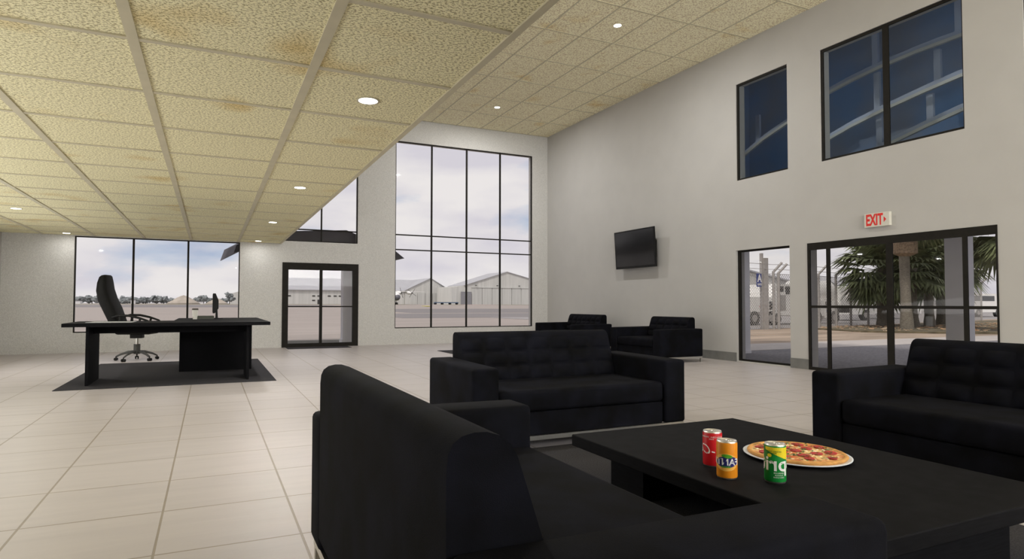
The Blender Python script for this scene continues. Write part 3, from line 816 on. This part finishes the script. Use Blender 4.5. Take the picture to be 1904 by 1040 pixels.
# doorstep outside the back door
struct(MB().box(1.3, 3.9, YB + TH, 18.4, -.2, -.012).build('floor_porch', mat('porch_slab', (.13, .125, .10), .9, noise_amt=.2, noise_scale=4)))

# porch roof and pillars outside the back door
pr = thing('porch_roof', 'dark hipped porch roof outside the glazed back door', 'porch roof')
sect = [(.24, 2.19), (.34, 2.50), (1.06, 2.93), (3.15, 2.93), (4.43, 2.45), (4.68, 2.26), (4.43, 2.22), (3.3, 2.60), (.95, 2.60)]
near = [(.50, 2.24), (.56, 2.44), (1.20, 2.80), (3.15, 2.93), (4.43, 2.45), (4.68, 2.26), (4.43, 2.22), (3.3, 2.60), (1.05, 2.56)]
far = [(x, z) for x, z in sect]
b = MB(); A_ = [b.bm.verts.new((x, YB + TH + .02, z)) for x, z in near]; B_ = [b.bm.verts.new((x, 18.0, z)) for x, z in far]
b.bm.faces.new(A_); b.bm.faces.new(B_[::-1])
for k in range(len(A_)): b.bm.faces.new((A_[k], A_[(k + 1) % len(A_)], B_[(k + 1) % len(A_)], B_[k]))
b.build('roof_shell', M_canopy, pr)
for (x, y, l) in ((3.36, 16.55, 'white square porch pillar seen through the right door pane'),):
    po = thing('porch_pillar', l, 'pillar', (x, y, -.02)); MB().box(-.15, .15, -.15, .15, 0, 2.9).build('shaft', M_pillar, po); MB().box(-.18, .18, -.18, .18, 0, .13).build('plinth', M_pillar, po)

# hangars across the apron
def gable_hangar(name, label, x0, x1, yf, depth, z0, zl, zr, xp, zp, extra=None):
    t = thing(name, label, 'hangar', (0, 0, 0))
    MB().prism([(x0, z0 - .5), (x1, z0 - .5), (x1, zr), (xp, zp), (x0, zl)], 'y', yf, yf + depth).build('cladding', M_hangar, t)
    r = MB()
    r.hexa([(x0 - .4, yf - .3, zl - .1), (xp, yf - .3, zp), (xp, yf - .3, zp + .25), (x0 - .4, yf - .3, zl + .15), (x0 - .4, yf + depth, zl - .1), (xp, yf + depth, zp), (xp, yf + depth, zp + .25), (x0 - .4, yf + depth, zl + .15)])
    r.hexa([(xp, yf - .3, zp), (x1 + .4, yf - .3, zr - .1), (x1 + .4, yf - .3, zr + .15), (xp, yf - .3, zp + .25), (xp, yf + depth, zp), (x1 + .4, yf + depth, zr - .1), (x1 + .4, yf + depth, zr + .15), (xp, yf + depth, zp + .25)])
    r.build('roof', M_hroof, t)
    return t
hr = gable_hangar('hangar', 'large gabled hangar with a dark grey side door, right of the propeller plane', 87.9, 125, 215, 18, .6, 8.0, 8.6, 105.3, 13.4)
MB().prism([(82.6, .2), (87.9, .2), (87.9, 8.0), (82.6, 7.4)], 'y', 215.5, 232).build('side_annex', M_hangar, hr)
MB().box(86.05, 90.2, 214.6, 215, .5, 5.6).build('side_door', M_hdoor, hr)
dd = MB()
for k in range(8): dd.box(90.6 + 4.2 * k, 94.6 + 4.2 * k, 214.75, 215, .6, 7.15)
dd.box(90.4, 124.5, 214.6, 215, 7.15, 7.4)
dd.build('sliding_doors', mat('hangar_slider', (.58, .585, .56), .75, noise_amt=.16, noise_scale=1.2, stretch=(1.2, 1.2, .05)), hr)
for x in (92.0, 101.0, 110.5):
    MB().box(x - .3, x + .3, 214.2, 214.6, 7.9, 8.2).build('floodlight', M_darkmetal, hr)
hl = gable_hangar('hangar', 'pale gabled hangar behind the propeller plane, its long low wing lined with small windows', 70.5, 90.2, 235, 60, .7, 6.2, 5.7, 80.9, 11.2)
dd = MB()
for k in range(5): dd.box(72.2 + 3.2 * k, 75.2 + 3.2 * k, 234.7, 235, .7, 5.4)
dd.build('sliding_doors', MATS['hangar_slider'], hl)
# long hangar with roof sweeping left, seen through the door panes
lh = hl
MB().box(22, 70.4, 236, 262, .3, 5.9).build('wing_cladding', M_hangar, lh)
MB().prism([(235.5, 5.9), (263, 5.9), (263, 6.2), (249, 11.0), (248.6, 11.0), (235.5, 6.2)], 'x', 21.5, 81).build('wing_roof', M_hroof, lh)
for (x, z) in ((26.6, 3.87), (35.3, 3.87), (37.2, 3.87), (41.0, 3.87), (43.2, 3.87), (45.1, 3.87), (35.3, 2.2)):
    MB().box(x - .55, x + .55, 235.9, 236, z - .22, z + .22).build('window', M_darkmetal, lh)
MB().box(36.7, 37.8, 235.9, 236, .7, 2.5).build('door', M_darkmetal, lh)
# blue benches/trolleys before hangar
bt = thing('baggage_trolley', 'low blue trolley train parked before the pale hangar', 'trolley', (79, 212, terr(212)))
MB().box(-4.5, 4.6, -.8, .8, .55, .85).build('deck', mat('trolley_blue', (.05, .11, .20), .5, noise_amt=.1, noise_scale=2), bt)
for x in (-4.2, -1.5, 1.5, 4.2): MB().tube([(x, -.8, .3), (x, .8, .3)], .3, 12).build('wheel', M_tyre, bt, True, 40)

# propeller airliner
ap = thing('propeller_airliner', 'white high-winged propeller airliner at the left edge of the tall window', 'airplane', (54.3, 192, terr(192)), .12)
M_plane = mat('plane_white', (.82, .81, .79), .35, noise_amt=.03, noise_scale=.6)
prof = [(-2.4, 0.02, -.5), (-2.2, .45, -.5), (-1.7, .85, -.45), (-1.0, 1.2, -.25), (0, 1.5, -.05), (1.5, 1.62, 0), (4, 1.65, 0), (14, 1.65, 0), (18, 1.3, .25), (22, .6, .8), (23.5, .15, 1.1)]
b = MB(); b.tube([(0, y, 2.75 + z) for y, r, z in prof], [r for y, r, z in prof], 24); b.build('fuselage', M_plane, ap, True)
b = MB(); b.tube([(0, -2.46, 2.25), (0, -2.25, 2.25), (0, -1.8, 2.28), (0, -1.35, 2.36)], [.05, .50, .84, 1.06], 24); b.build('radome', mat('radome_grey', (.10, .10, .12), .5, noise_amt=.05, noise_scale=2), ap, True)
for k in range(-3, 4):
    if k == 0: continue
    a = k * .27
    MB().box(-.16, .16, -.05, .05, -.14, .14, m=Matrix.Translation((1.28 * math.sin(a), -.75 + .35 * abs(a), 3.45 - .12 * abs(k)))).build('cockpit_window', M_screen, ap)
b = MB(); b.hexa([(-13, 6.0, 4.3), (0, 4.8, 4.25), (0, 8.2, 4.25), (-13, 7.8, 4.3), (-13, 6.0, 4.45), (0, 4.8, 4.62), (0, 8.2, 4.6), (-13, 7.8, 4.45)])
b.hexa([(0, 4.8, 4.25), (13, 6.0, 4.3), (13, 7.8, 4.3), (0, 8.2, 4.25), (0, 4.8, 4.62), (13, 6.0, 4.45), (13, 7.8, 4.45), (0, 8.2, 4.6)]); b.build('wing', M_plane, ap)
for x in (-6.8, -3.0, 3.0, 6.8):
    e = MB().tube([(x, 2.4, 3.85), (x, 3.2, 3.85), (x, 5.0, 3.95), (x, 7.5, 4.1)], [.25, .5, .6, .35], 14).build('engine', M_plane, ap, True)
    pb = MB(); a0 = .45 + x
    for k in range(4):
        a = a0 + k * PI / 2; d = Vector((math.cos(a), 0, math.sin(a)))
        pb.bar(Vector((x, 2.25, 3.85)) + d * .1, Vector((x, 2.25, 3.85)) + d * 1.75, .05, .24, up=(0, 1, 0))
    pb.tube([(x, 1.95, 3.85), (x, 2.4, 3.85)], [.04, .24], 12)
    pb.build('propeller', M_darkmetal, e)
for (x, y) in ((0, .6), (-3.0, 6.5), (3.0, 6.5)):
    b = MB(); b.tube([(x, y, 1.4 if x == 0 else 3.6), (x, y, .35)], .09, 8)
    g_ = b.build('landing_gear', M_darkmetal, ap)
    b = MB()
    for q in (-.28, .28): b.tube([(x + q - .12, y, .38), (x + q + .12, y, .38)], .38, 14)
    b.build('wheel', M_tyre, g_, True, 40)
b = MB(); b.prism([(18.5, 3.5), (22.3, 8.0), (24.2, 8.0), (23.4, 3.6)], 'x', -.12, .12); b.build('tail_fin', mat('plane_red', (.55, .04, .04), .4, noise_amt=.05, noise_scale=2), ap)
MB().box(-4.5, 4.5, 22.3, 24.1, 7.9, 8.05).build('tailplane', M_plane, ap)

# sand heaps
for (x, y, rx, h, l) in ((-7.4, 214, 4.8, 2.75, 'large sand heap beyond the apron, behind the office desk'), (2.2, 217, 3.6, 1.9, 'smaller sand heap right of the large one')):
    b = MB(); n_ = 28; prev = None
    for j in range(7):
        t_ = j / 6; rr = rx * (1 - t_) * (1 + .0); rr = max(rr, .01)
        ring = [b.bm.verts.new((rr * math.cos(a) * (1 + .08 * noise.noise(Vector((a * 2, j, x)))) , rr * .9 * math.sin(a), h * (1 - (1 - t_) ** 1.35) * (1 + .05 * noise.noise(Vector((a, j * 2, 1)))))) for a in [k * 2 * PI / n_ for k in range(n_)]]
        if prev:
            for k in range(n_): b.bm.faces.new((prev[k], prev[(k + 1) % n_], ring[(k + 1) % n_], ring[k]))
        else: b.bm.faces.new(ring[::-1])
        prev = ring
    b.bm.faces.new(prev)
    o = b.build('sand_heap', M_sand, None, True); o.location = (x, y, terr(y)); tag(o, l, 'sand heap')

# distant trees along the left horizon
rt = random.Random(11)
tx = [(-47, 3.2), (-43.6, 3.0), (-39.5, 3.4), (-35.5, 3.3), (-32, 2.6), (-28.2, 3.4), (-24.6, 2.4), (-21.8, 2.8), (-18.6, 3.8), (-15.6, 3.2), (-12.8, 2.3), (-4.2, 3.0), (-2.2, 3.6), (0.6, 2.7), (4.2, 2.6)]
tlab = ['at the extreme left, by the wall edge', 'just inside the left edge of the low window', 'wide-crowned, left of the chair back', 'directly behind the chair headrest side', 'low one touching the right of the chair back', 'tall one left of the first mullion', 'small one behind the first mullion', 'just right of the first mullion', 'tallest in the middle pane', 'right neighbour of the tallest in the middle pane', 'small one at the left foot of the large sand heap', 'immediately right of the second mullion', 'tall one between the sand heaps', 'low one behind the monitor', 'between the monitor and the lone tree']
for i, (x, h) in enumerate(tx):
    z0 = terr(260)
    t = thing('distant_tree', '', 'tree', (x, 260 + (i % 3) * 4, z0), 0, 'hazy trees on the left horizon')
    t['label'] = 'hazy bushy horizon tree ' + tlab[i]
    b = MB()
    for k in range(7):
        b.blob((rt.uniform(-1.5, 1.5), rt.uniform(-1, 1), .9 + rt.uniform(0, max(.3, h - 2.0))), rt.uniform(.8, 1.3), 2, .5, 2.2, .8, i * 7 + k)
    b.build('crown', M_treefar, t)
    MB().tube([(0, 0, -.2), (0, 0, 1.2)], .15, 6).build('trunk', M_trunk, t)
t = thing('lone_tree', 'single dark round tree by the pale shed at the left horizon', 'tree', (6.3, 232, terr(232)))
b = MB()
for k in range(8): b.blob((rt.uniform(-.9, .9), rt.uniform(-.6, .6), 2.1 + rt.uniform(-.6, 1.2)), rt.uniform(.6, .95), 2, .5, 2.2, .9, k + 99)
b.build('crown', M_treefar, t); MB().tube([(0, 0, -.2), (0, 0, 2)], .14, 6).build('trunk', M_trunk, t)
sh = thing('shed', 'pale grey shed at the left horizon, behind the lone tree', 'shed', (0, 0, 0))
MB().prism([(7.0, .4), (20, .4), (20, 5.8), (9.4, 5.3), (7.0, 4.6)], 'y', 245, 262).build('cladding', M_hangar, sh)
# far white buildings and cars between the trees
for i, (x, w_, h, l) in enumerate(((-41.5, 3.0, .9, 'tiny white roof below the horizon trees at far left'), (-24.5, 1.2, 1.3, 'tiny pale building among the horizon trees, mid window'), (-3.6, 3.0, .8, 'tiny white building between the two sand heaps'))):
    t = thing('distant_building', l, 'building', (x, 250, terr(250)))
    MB().box(-w_ / 2, w_ / 2, -2, 2, -.2, h).build('wall', M_white, t); MB().box(-w_ / 2 - .1, w_ / 2 + .1, -2.1, 2.1, h, h + .12).build('roof', M_hroof, t)

# ================================================================== outdoors: the street side
def sground(name, poly, m, z, label=None): return ground(name, poly, m, z, .25, label)
sground('ground_drive', [(XR + TH, -30), (420, -30), (420, 10.5), (XR + TH, 10.5)], M_drive, -.02, 'grey asphalt drive beyond the glass doors')
sground('kerb_strip', [(XR + TH, 10.5), (80, 10.5), (80, 12.25), (XR + TH, 12.25)], M_kerb, -.012)
sground('ground_yard', [(XR + TH, 12.25), (400, 12.25), (400, YB + TH), (XR + TH, YB + TH)], M_dirt, -.016)
sground('ground_yard', [(XR + TH + .02, YB + TH), (46, YB + TH), (70, 30), (34, 21.6), (20, 18.9), (XR + TH + .02, 18.9)], M_dirt, .0)
sground('ground_lot', [(20, 18.9), (34, 21.6), (70, 30), (46, YB + TH), (400, 12.25), (400, 44), (20, 44)], mat('lot_asphalt', (.30, .285, .28), .9, noise_amt=.15, noise_scale=.8), -.004)
# planted island with the palms
bedpoly = [(22.8, 15.9), (24.5, 14.0), (26.5, 12.75), (34, 12.6), (60, 15.5), (60, 25), (46.5, 23.0), (34.8, 20.9), (28.5, 19.3), (23.4, 17.9)]
isl = MB(); isl.prism(bedpoly, 'z', -.1, .05)
struct(isl.build('ground_bed', M_bed))
rl = random.Random(3); b = MB()
for k in range(700):
    x = rl.uniform(23.2, 40); y = rl.uniform(13.2, 19.5)
    if x < 26 and y < 14.6: continue
    l_ = rl.uniform(.03, .09)
    b.box(-l_, l_, -l_ * .4, l_ * .4, 0, .02, m=Matrix.Translation((x, y, .052 + rl.random() * .03)) @ Matrix.Rotation(rl.uniform(0, PI), 4, 'Z') @ Matrix.Rotation(rl.uniform(-.5, .5), 4, 'X'))
tag(b.build('fallen_leaves', mat('leaf_litter', (.42, .24, .12), .9, col2=(.45, .38, .28), noise_scale=2)), 'dry fallen leaves scattered round the palm trunks', 'leaf litter', kind='stuff')

# white pillars under the entrance canopy
for (x, y, l) in ((10.77, 10.13, 'white square canopy pillar seen through the narrow window'), (10.77, 5.73, 'white square canopy pillar seen through the wide glass doors')):
    po = thing('canopy_pillar', l, 'pillar', (x, y, -.02), 0, 'white canopy pillars')
    MB().box(-.135, .135, -.135, .135, .0, 2.87).build('shaft', M_pillar, po)
    MB().box(-.15, .15, -.15, .15, 0, .06).build('plinth', M_pillar, po)

# chain-link fence
fpts = [(19.2, 18.45), (21.43, 18.88), (21.81, 18.73), (25.25, 19.22), (27.24, 19.82), (28.4, 19.9), (30.0, 20.1), (34.7, 21.3), (40.0, 22.3), (46.0, 23.2)]
fence = thing('chain_link_fence', 'chain-link fence mesh with barbed strands along the airfield boundary', 'fence')
b = MB(); H_ = 2.3
for (xa, ya), (xb, yb_) in zip(fpts, fpts[1:]):
    a_, c_ = Vector((xa, ya, 0)), Vector((xb, yb_, 0)); L = (c_ - a_).length; dr = (c_ - a_) / L
    n_ = int((L + H_) / .14)
    for k in range(n_):
        s0 = -H_ + k * .14
        for sg in (1, -1):
            p0, p1 = s0, s0 + H_
            q0, q1 = max(p0, 0), min(p1, L)
            if q1 <= q0: continue
            z0_, z1_ = q0 - p0, q1 - p0
            if sg < 0: z0_, z1_ = H_ - z0_, H_ - z1_
            b.bar(a_ + dr * q0 + Vector((0, 0, z0_ + .05)), a_ + dr * q1 + Vector((0, 0, z1_ + .05)), .011, .011)
b.build('wire_mesh', M_galv, fence)
b = MB()
for zz, off in ((2.36, .0), (2.55, .1), (2.75, .2)):
    for (xa, ya), (xb, yb_) in zip(fpts, fpts[1:]): b.bar((xa + off, ya - off, zz), (xb + off, yb_ - off, zz), .018, .018)
b.build('barbed_strands', M_galv, fence)
plab = ['at the far left edge of the fence', 'left of the angled pair in the narrow window', 'first of the close pair in the narrow window', 'left of the palms behind the narrow door light', 'just left of the palm crown in the doors', 'in front of the white trucks, third from the door edge', 'right beside the leftmost palm trunk', 'between the palm trunks', 'behind the right palms', 'at the right end beyond the doors']
for i, (x, y) in enumerate(fpts):
    t = thing('fence_post', 'grey angled fence post, ' + plab[i], 'fence post', (x, y, -.02), 0, 'angled fence posts')
    if i == 1:
        t['label'] = 'tall thick straight gate post of the boundary fence'
        MB().box(-.12, .12, -.12, .12, 0, 3.05).build('post', M_galv, t); MB().box(-.19, -.10, -.06, .06, 0, 3.25).build('post', M_galv, t); continue
    MB().tube([(0, 0, 0), (0, 0, 2.48)], .055, 8).build('post', M_galv, t, True, 40)
    MB().tube([(0, 0, 2.46), (.24, -.24, 2.86)], .05, 8).build('angled_arm', M_galv, t, True, 40)
t = thing('fence_post', 'second angled fence post of the close pair', 'fence post', (21.98, 18.62, -.02), 0, 'angled fence posts')
MB().tube([(0, 0, 0), (0, 0, 2.43)], .06, 8).build('post', M_galv, t, True, 40); MB().tube([(0, 0, 2.41), (.24, -.24, 2.80)], .05, 8).build('angled_arm', M_galv, t, True, 40)
# gate sign
M_blue = mat('sign_blue', (.035, .055, .25), .5, noise_amt=.05, noise_scale=9)
gs = thing('gate_sign', 'blue gate sign with a large white letter A on the fence', 'sign', (21.0, 18.76, 1.80), math.radians(10))
MB().box(-.20, .16, -.02, .0, 0, .56, .01, 1).build('sign_plate', M_blue, gs)
RZ = Matrix(((1, 0, 0, 0), (0, 0, -1, 0), (0, 1, 0, 0), (0, 0, 0, 1)))
text_obj('lettering', 'A', .44, M_cw, gs, Matrix.Translation((0, -.024, .34)) @ RZ, bold=.012)
text_obj('small_lettering', 'GATE', .12, M_cw, gs, Matrix.Translation((0, -.024, .095)) @ RZ, bold=.003)

# vehicles parked behind the fence
def wheels(t, xs, y, r, w_=.25):
    for x in xs:
        wl = MB().tube([(x, y, r), (x, y + w_, r)], r, 20).build('wheel', M_tyre, t, True, 40)
        MB().tube([(x, y - .01, r), (x, y + .05, r)], r * .5, 16).build('hub', M_galv, wl, True, 40)
def label_plate(t, x, z, w_, h, m, y=-.012):
    MB().box(x - w_ / 2, x + w_ / 2, y, y + .02, z - h / 2, z + h / 2).build('panel', m, t)
M_redm = mat('red_lettering', (.6, .03, .05), .5, noise_amt=.05, noise_scale=9)
# service cart on the left
v1 = thing('ground_power_unit', 'white boxy ground power unit behind the gate sign', 'service vehicle', (23.6, 22.6, 0))
MB().box(0, 2.9, 0, 1.7, .45, 1.46, .04, 2).build('body', M_whiteveh, v1)
wheels(v1, (.55 + .8, 2.5), -.02, .36)
label_plate(v1, 2.55, 1.0, .30, .42, M_darkmetal); label_plate(v1, 1.9, .95, .35, .07, M_redm); label_plate(v1, 1.9, 1.3, .1, .06, M_darkmetal); label_plate(v1, 1.5, .58, 1.6, .2, M_galv)
# box truck with cab
v2 = thing('utility_truck', 'white utility truck with a roof rack and dark side glass', 'truck', (26.4, 22.7, 0))
MB().box(0, 1.3, 0, 1.9, .45, 1.75, .06, 2).build('body', M_whiteveh, v2)
MB().prism([(.05, 1.7), (.2, 2.12), (1.5, 2.12), (1.5, 1.7)], 'y', .02, 1.88).build('cab', M_whiteveh, v2)
MB().box(1.3, 2.4, .05, 1.85, .45, 1.65, .05, 2).build('body', M_whiteveh, v2)
MB().box(.3, .75, -.012, .03, 1.72, 2.0).build('side_window', M_screen, v2); MB().box(.9, 1.4, -.012, .03, 1.60, 2.0).build('side_window', M_screen, v2)
MB().box(.35, .9, -.015, .03, .75, 1.55).build('side_panel', M_galv, v2)
wheels(v2, (.25, 2.0), -.02, .3)
# tanker
v3 = thing('fuel_tanker', 'white fuel tanker truck parked behind the fence, left of the palms', 'tanker truck', (28.9, 22.8, 0))
b = MB(); b.tube([(0, .85, 1.78), (.05, .85, 1.78), (2.75, .85, 1.78), (2.8, .85, 1.78)], [.55, .62, .62, .55], 28, sq=1.0)
b.build('tank', M_whiteveh, v3, True, 50)
MB().box(-.05, 2.85, .1, 1.6, .95, 1.2).build('chassis', M_whiteveh, v3)
MB().box(.05, 1.5, .0, 1.7, .42, 1.32, .03, 1).build('pump_cabinet', M_whiteveh, v3)
MB().box(1.55, 2.45, .0, 1.7, .30, 1.28, .03, 1).build('pump_cabinet', M_whiteveh, v3)
label_plate(v3, 1.72, 1.05, .32, .36, M_darkmetal); label_plate(v3, .35, .9, .16, .14, mat('yellow_label', (.6, .5, .05), .5, noise_amt=.05, noise_scale=9)); label_plate(v3, 1.75, .72, .2, .12, M_blue)
MB().box(-.1, .1, .05, .08, 1.5, 1.8, m=Matrix.Translation((.35, 0, .0)) ).build('placard_back', M_galv, v3)
for (x, z) in ((.35, 1.72), (4.0, 1.70)):
    o = MB().box(-.13, .13, -.01, .01, -.13, .13, m=Matrix.Translation((x, .2 if x < 1 else -.03, z)) @ Matrix.Rotation(PI / 4, 4, 'Y')).build('hazard_placard', M_redm, v3)
    MB().box(-.09, .09, -.015, .005, -.09, .09, m=Matrix.Translation((x, .195 if x < 1 else -.035, z)) @ Matrix.Rotation(PI / 4, 4, 'Y')).build('placard_field', M_whiteveh, o)
MB().box(2.8, 4.5, .0, 1.7, 1.0, 1.55, .03, 1).build('rear_body', M_whiteveh, v3)
MB().prism([(2.45, .3), (2.6, .25), (3.25, .95), (2.45, .95)], 'y', .2, 1.5).build('step_chassis', M_darkmetal, v3)
MB().box(3.0, 4.3, .15, 1.55, 1.55, 2.1, .04, 1).build('cab', M_whiteveh, v3)
MB().box(3.75, 4.25, .4, 1.3, .60, .98).build('bumper', M_darkmetal, v3)
wheels(v3, (.25, .9, 2.3), -.03, .36)
# white vans behind the palms
for i, (x, l) in enumerate(((36.0, 'white van parked between the tanker and the palms'), (44.5, 'white van glimpsed between two palm trunks'), (60.0, 'long white van seen beyond the right pillar'))):
    y = 27 + i * 2
    v = thing('van', l, 'van', (x, y, 0), 0, 'vans parked on the lot')
    b = MB(); b.prism([(0, .4), (5.0, .4), (5.0, 1.1), (4.3, 1.35), (3.8, 2.05), (0, 2.05)], 'y', 0, 1.9); b.build('body', M_whiteveh, v)
    MB().box(.4, 3.5, -.012, .03, 1.4, 1.85).build('side_window', M_screen, v)
    wheels(v, (1.0, 4.0), -.02, .36)
# buildings beyond
bb = thing('warehouse', 'grey sloped-roof warehouse behind the gate sign', 'building')
MB().prism([(58, 0), (78, 0), (78, 3.3), (66.5, 5.25), (62.5, 6.0), (58, 6.0)], 'y', 60, 72).build('cladding', M_hangar, bb)
MB().prism([(62.3, 6.0), (66.5, 5.25), (78.3, 3.3), (78.3, 3.5), (66.5, 5.45), (62.3, 6.2)], 'y', 59.7, 72.2).build('roof', M_hroof, bb)
b2 = thing('low_building', 'long low white building beyond the palms and fence', 'building')
MB().box(86, 150, 62, 74, -.1, 2.3).build('wall', M_hangar, b2); MB().box(85.5, 151, 61.6, 74.5, 2.3, 2.75).build('roof', M_white, b2)
for k in range(9): MB().box(88 + 6.5 * k, 90.5 + 6.5 * k, 61.9, 62, .9, 1.8).build('window', M_screen, b2)
for i, (x, y, h, l) in enumerate(((96, 78, 5.5, 'dark tree behind the palms, left'), (114, 78, 5.6, 'dark broadleaf tree at the far right of the doors'), (130, 78, 6.6, 'tall dark tree beyond the right door pane'))):
    t = thing('background_tree', l, 'tree', (x, y + 8, 0), 0, 'trees beyond the lot'); b = MB()
    for k in range(9): b.blob((rt.uniform(-3.2, 3.2), rt.uniform(-2, 2), 2.2 + rt.uniform(0, h - 2.8)), rt.uniform(1.1, 1.9), 2, .5, 2.2, .85, i * 9 + k + 40)
    b.build('crown', M_treefar, t); MB().tube([(0, 0, -.2), (0, 0, 2.5)], .25, 6).build('trunk', M_trunk, t)

# palms
def palm(x, y, hz_, tr_r, cr, label, seed, boot=None, nf=58):
    rp = random.Random(seed)
    t = thing('fan_palm', label, 'palm tree', (x, y, .03), 0, 'fan palms on the planted island')
    n_ = 14; pts = []; rs = []
    for k in range(n_ + 1):
        v = k / n_
        pts.append((.05 * math.sin(v * 2 + seed), .04 * math.sin(v * 3), hz_ * v)); rs.append(tr_r * (1.25 - .35 * min(1, v * 5)) * (1 + .05 * (k % 2)))
    MB().tube(pts, rs, 14).build('trunk', M_trunk, t, True, 50)
    if boot:
        b = MB(); z0, z1, rr = boot
        b.tube([(0, 0, z0), (0, 0, z0 + .12), (0, 0, z0 + .5), (0, 0, z1)], [tr_r * .9, rr, rr * 1.1, rr * .95], 14)
        for v in b.bm.verts:
            k_ = 1 + .14 * noise.noise(v.co * 9); v.co.x *= k_; v.co.y *= k_
        b.build('frond_stubs', M_dryfrond, t)
    b = MB(); top_ = Vector((0, 0, hz_))
    for q in range(nf):
        az = rp.uniform(0, 2 * PI); el = rp.uniform(-.95, 1.15)
        d = Vector((math.cos(az) * math.cos(el), math.sin(az) * math.cos(el), math.sin(el)))
        st = rp.uniform(.35, .55) * cr
        base = top_ + Vector((0, 0, rp.uniform(-.35, .15) * cr * .5)); hub = base + d * st
        b.bar(base, hub, .025, .02)
        side = d.cross(Vector((0, 0, 1))).normalized(); upv = side.cross(d).normalized()
        fl = cr * rp.uniform(.48, .62); nb = 15
        for k in range(nb):
            a = (k / (nb - 1) - .5) * 2.9
            dd_ = (d * math.cos(a) + side * math.sin(a)).normalized()
            wv = upv.cross(dd_).normalized() * fl * .062
            l1 = fl * (.9 + .1 * math.cos(a)) * rp.uniform(.9, 1.05)
            m1 = hub + dd_ * l1 * .6 + upv * .02; tip = hub + dd_ * l1 + Vector((0, 0, -.22 * fl * rp.uniform(.6, 1.6)))
            A_ = b.bm.verts.new(hub); B1 = b.bm.verts.new(m1 + wv); B2 = b.bm.verts.new(m1 - wv); T_ = b.bm.verts.new(tip); C_ = b.bm.verts.new(m1 - upv * .012)
            b.bm.faces.new((A_, B1, C_)); b.bm.faces.new((A_, C_, B2)); b.bm.faces.new((B1, T_, C_)); b.bm.faces.new((C_, T_, B2))
    b.build('fronds', M_palm, t)
    return t
palm(28.6, 18.5, 2.75, .22, 2.15, 'leftmost fan palm, its low crown left of the middle mullion', 1)
palm(25.8, 15.7, 5.6, .20, 2.2, 'stout fan palm with a thick collar of old frond stubs high on its trunk', 2, boot=(3.0, 5.4, .42))
palm(29.0, 17.3, 2.7, .19, 1.9, 'fan palm directly right of the stout one, low crown', 3)
palm(32.8, 18.2, 3.1, .24, 2.2, 'fan palm with a wide trunk just left of the white pillar', 4)
palm(31.2, 17.9, 3.6, .2, 2.2, 'taller fan palm whose crown fills the upper door pane', 6)
palm(27.6, 12.9, 3.9, .22, 2.0, 'fan palm partly hidden behind the white canopy pillar', 5)
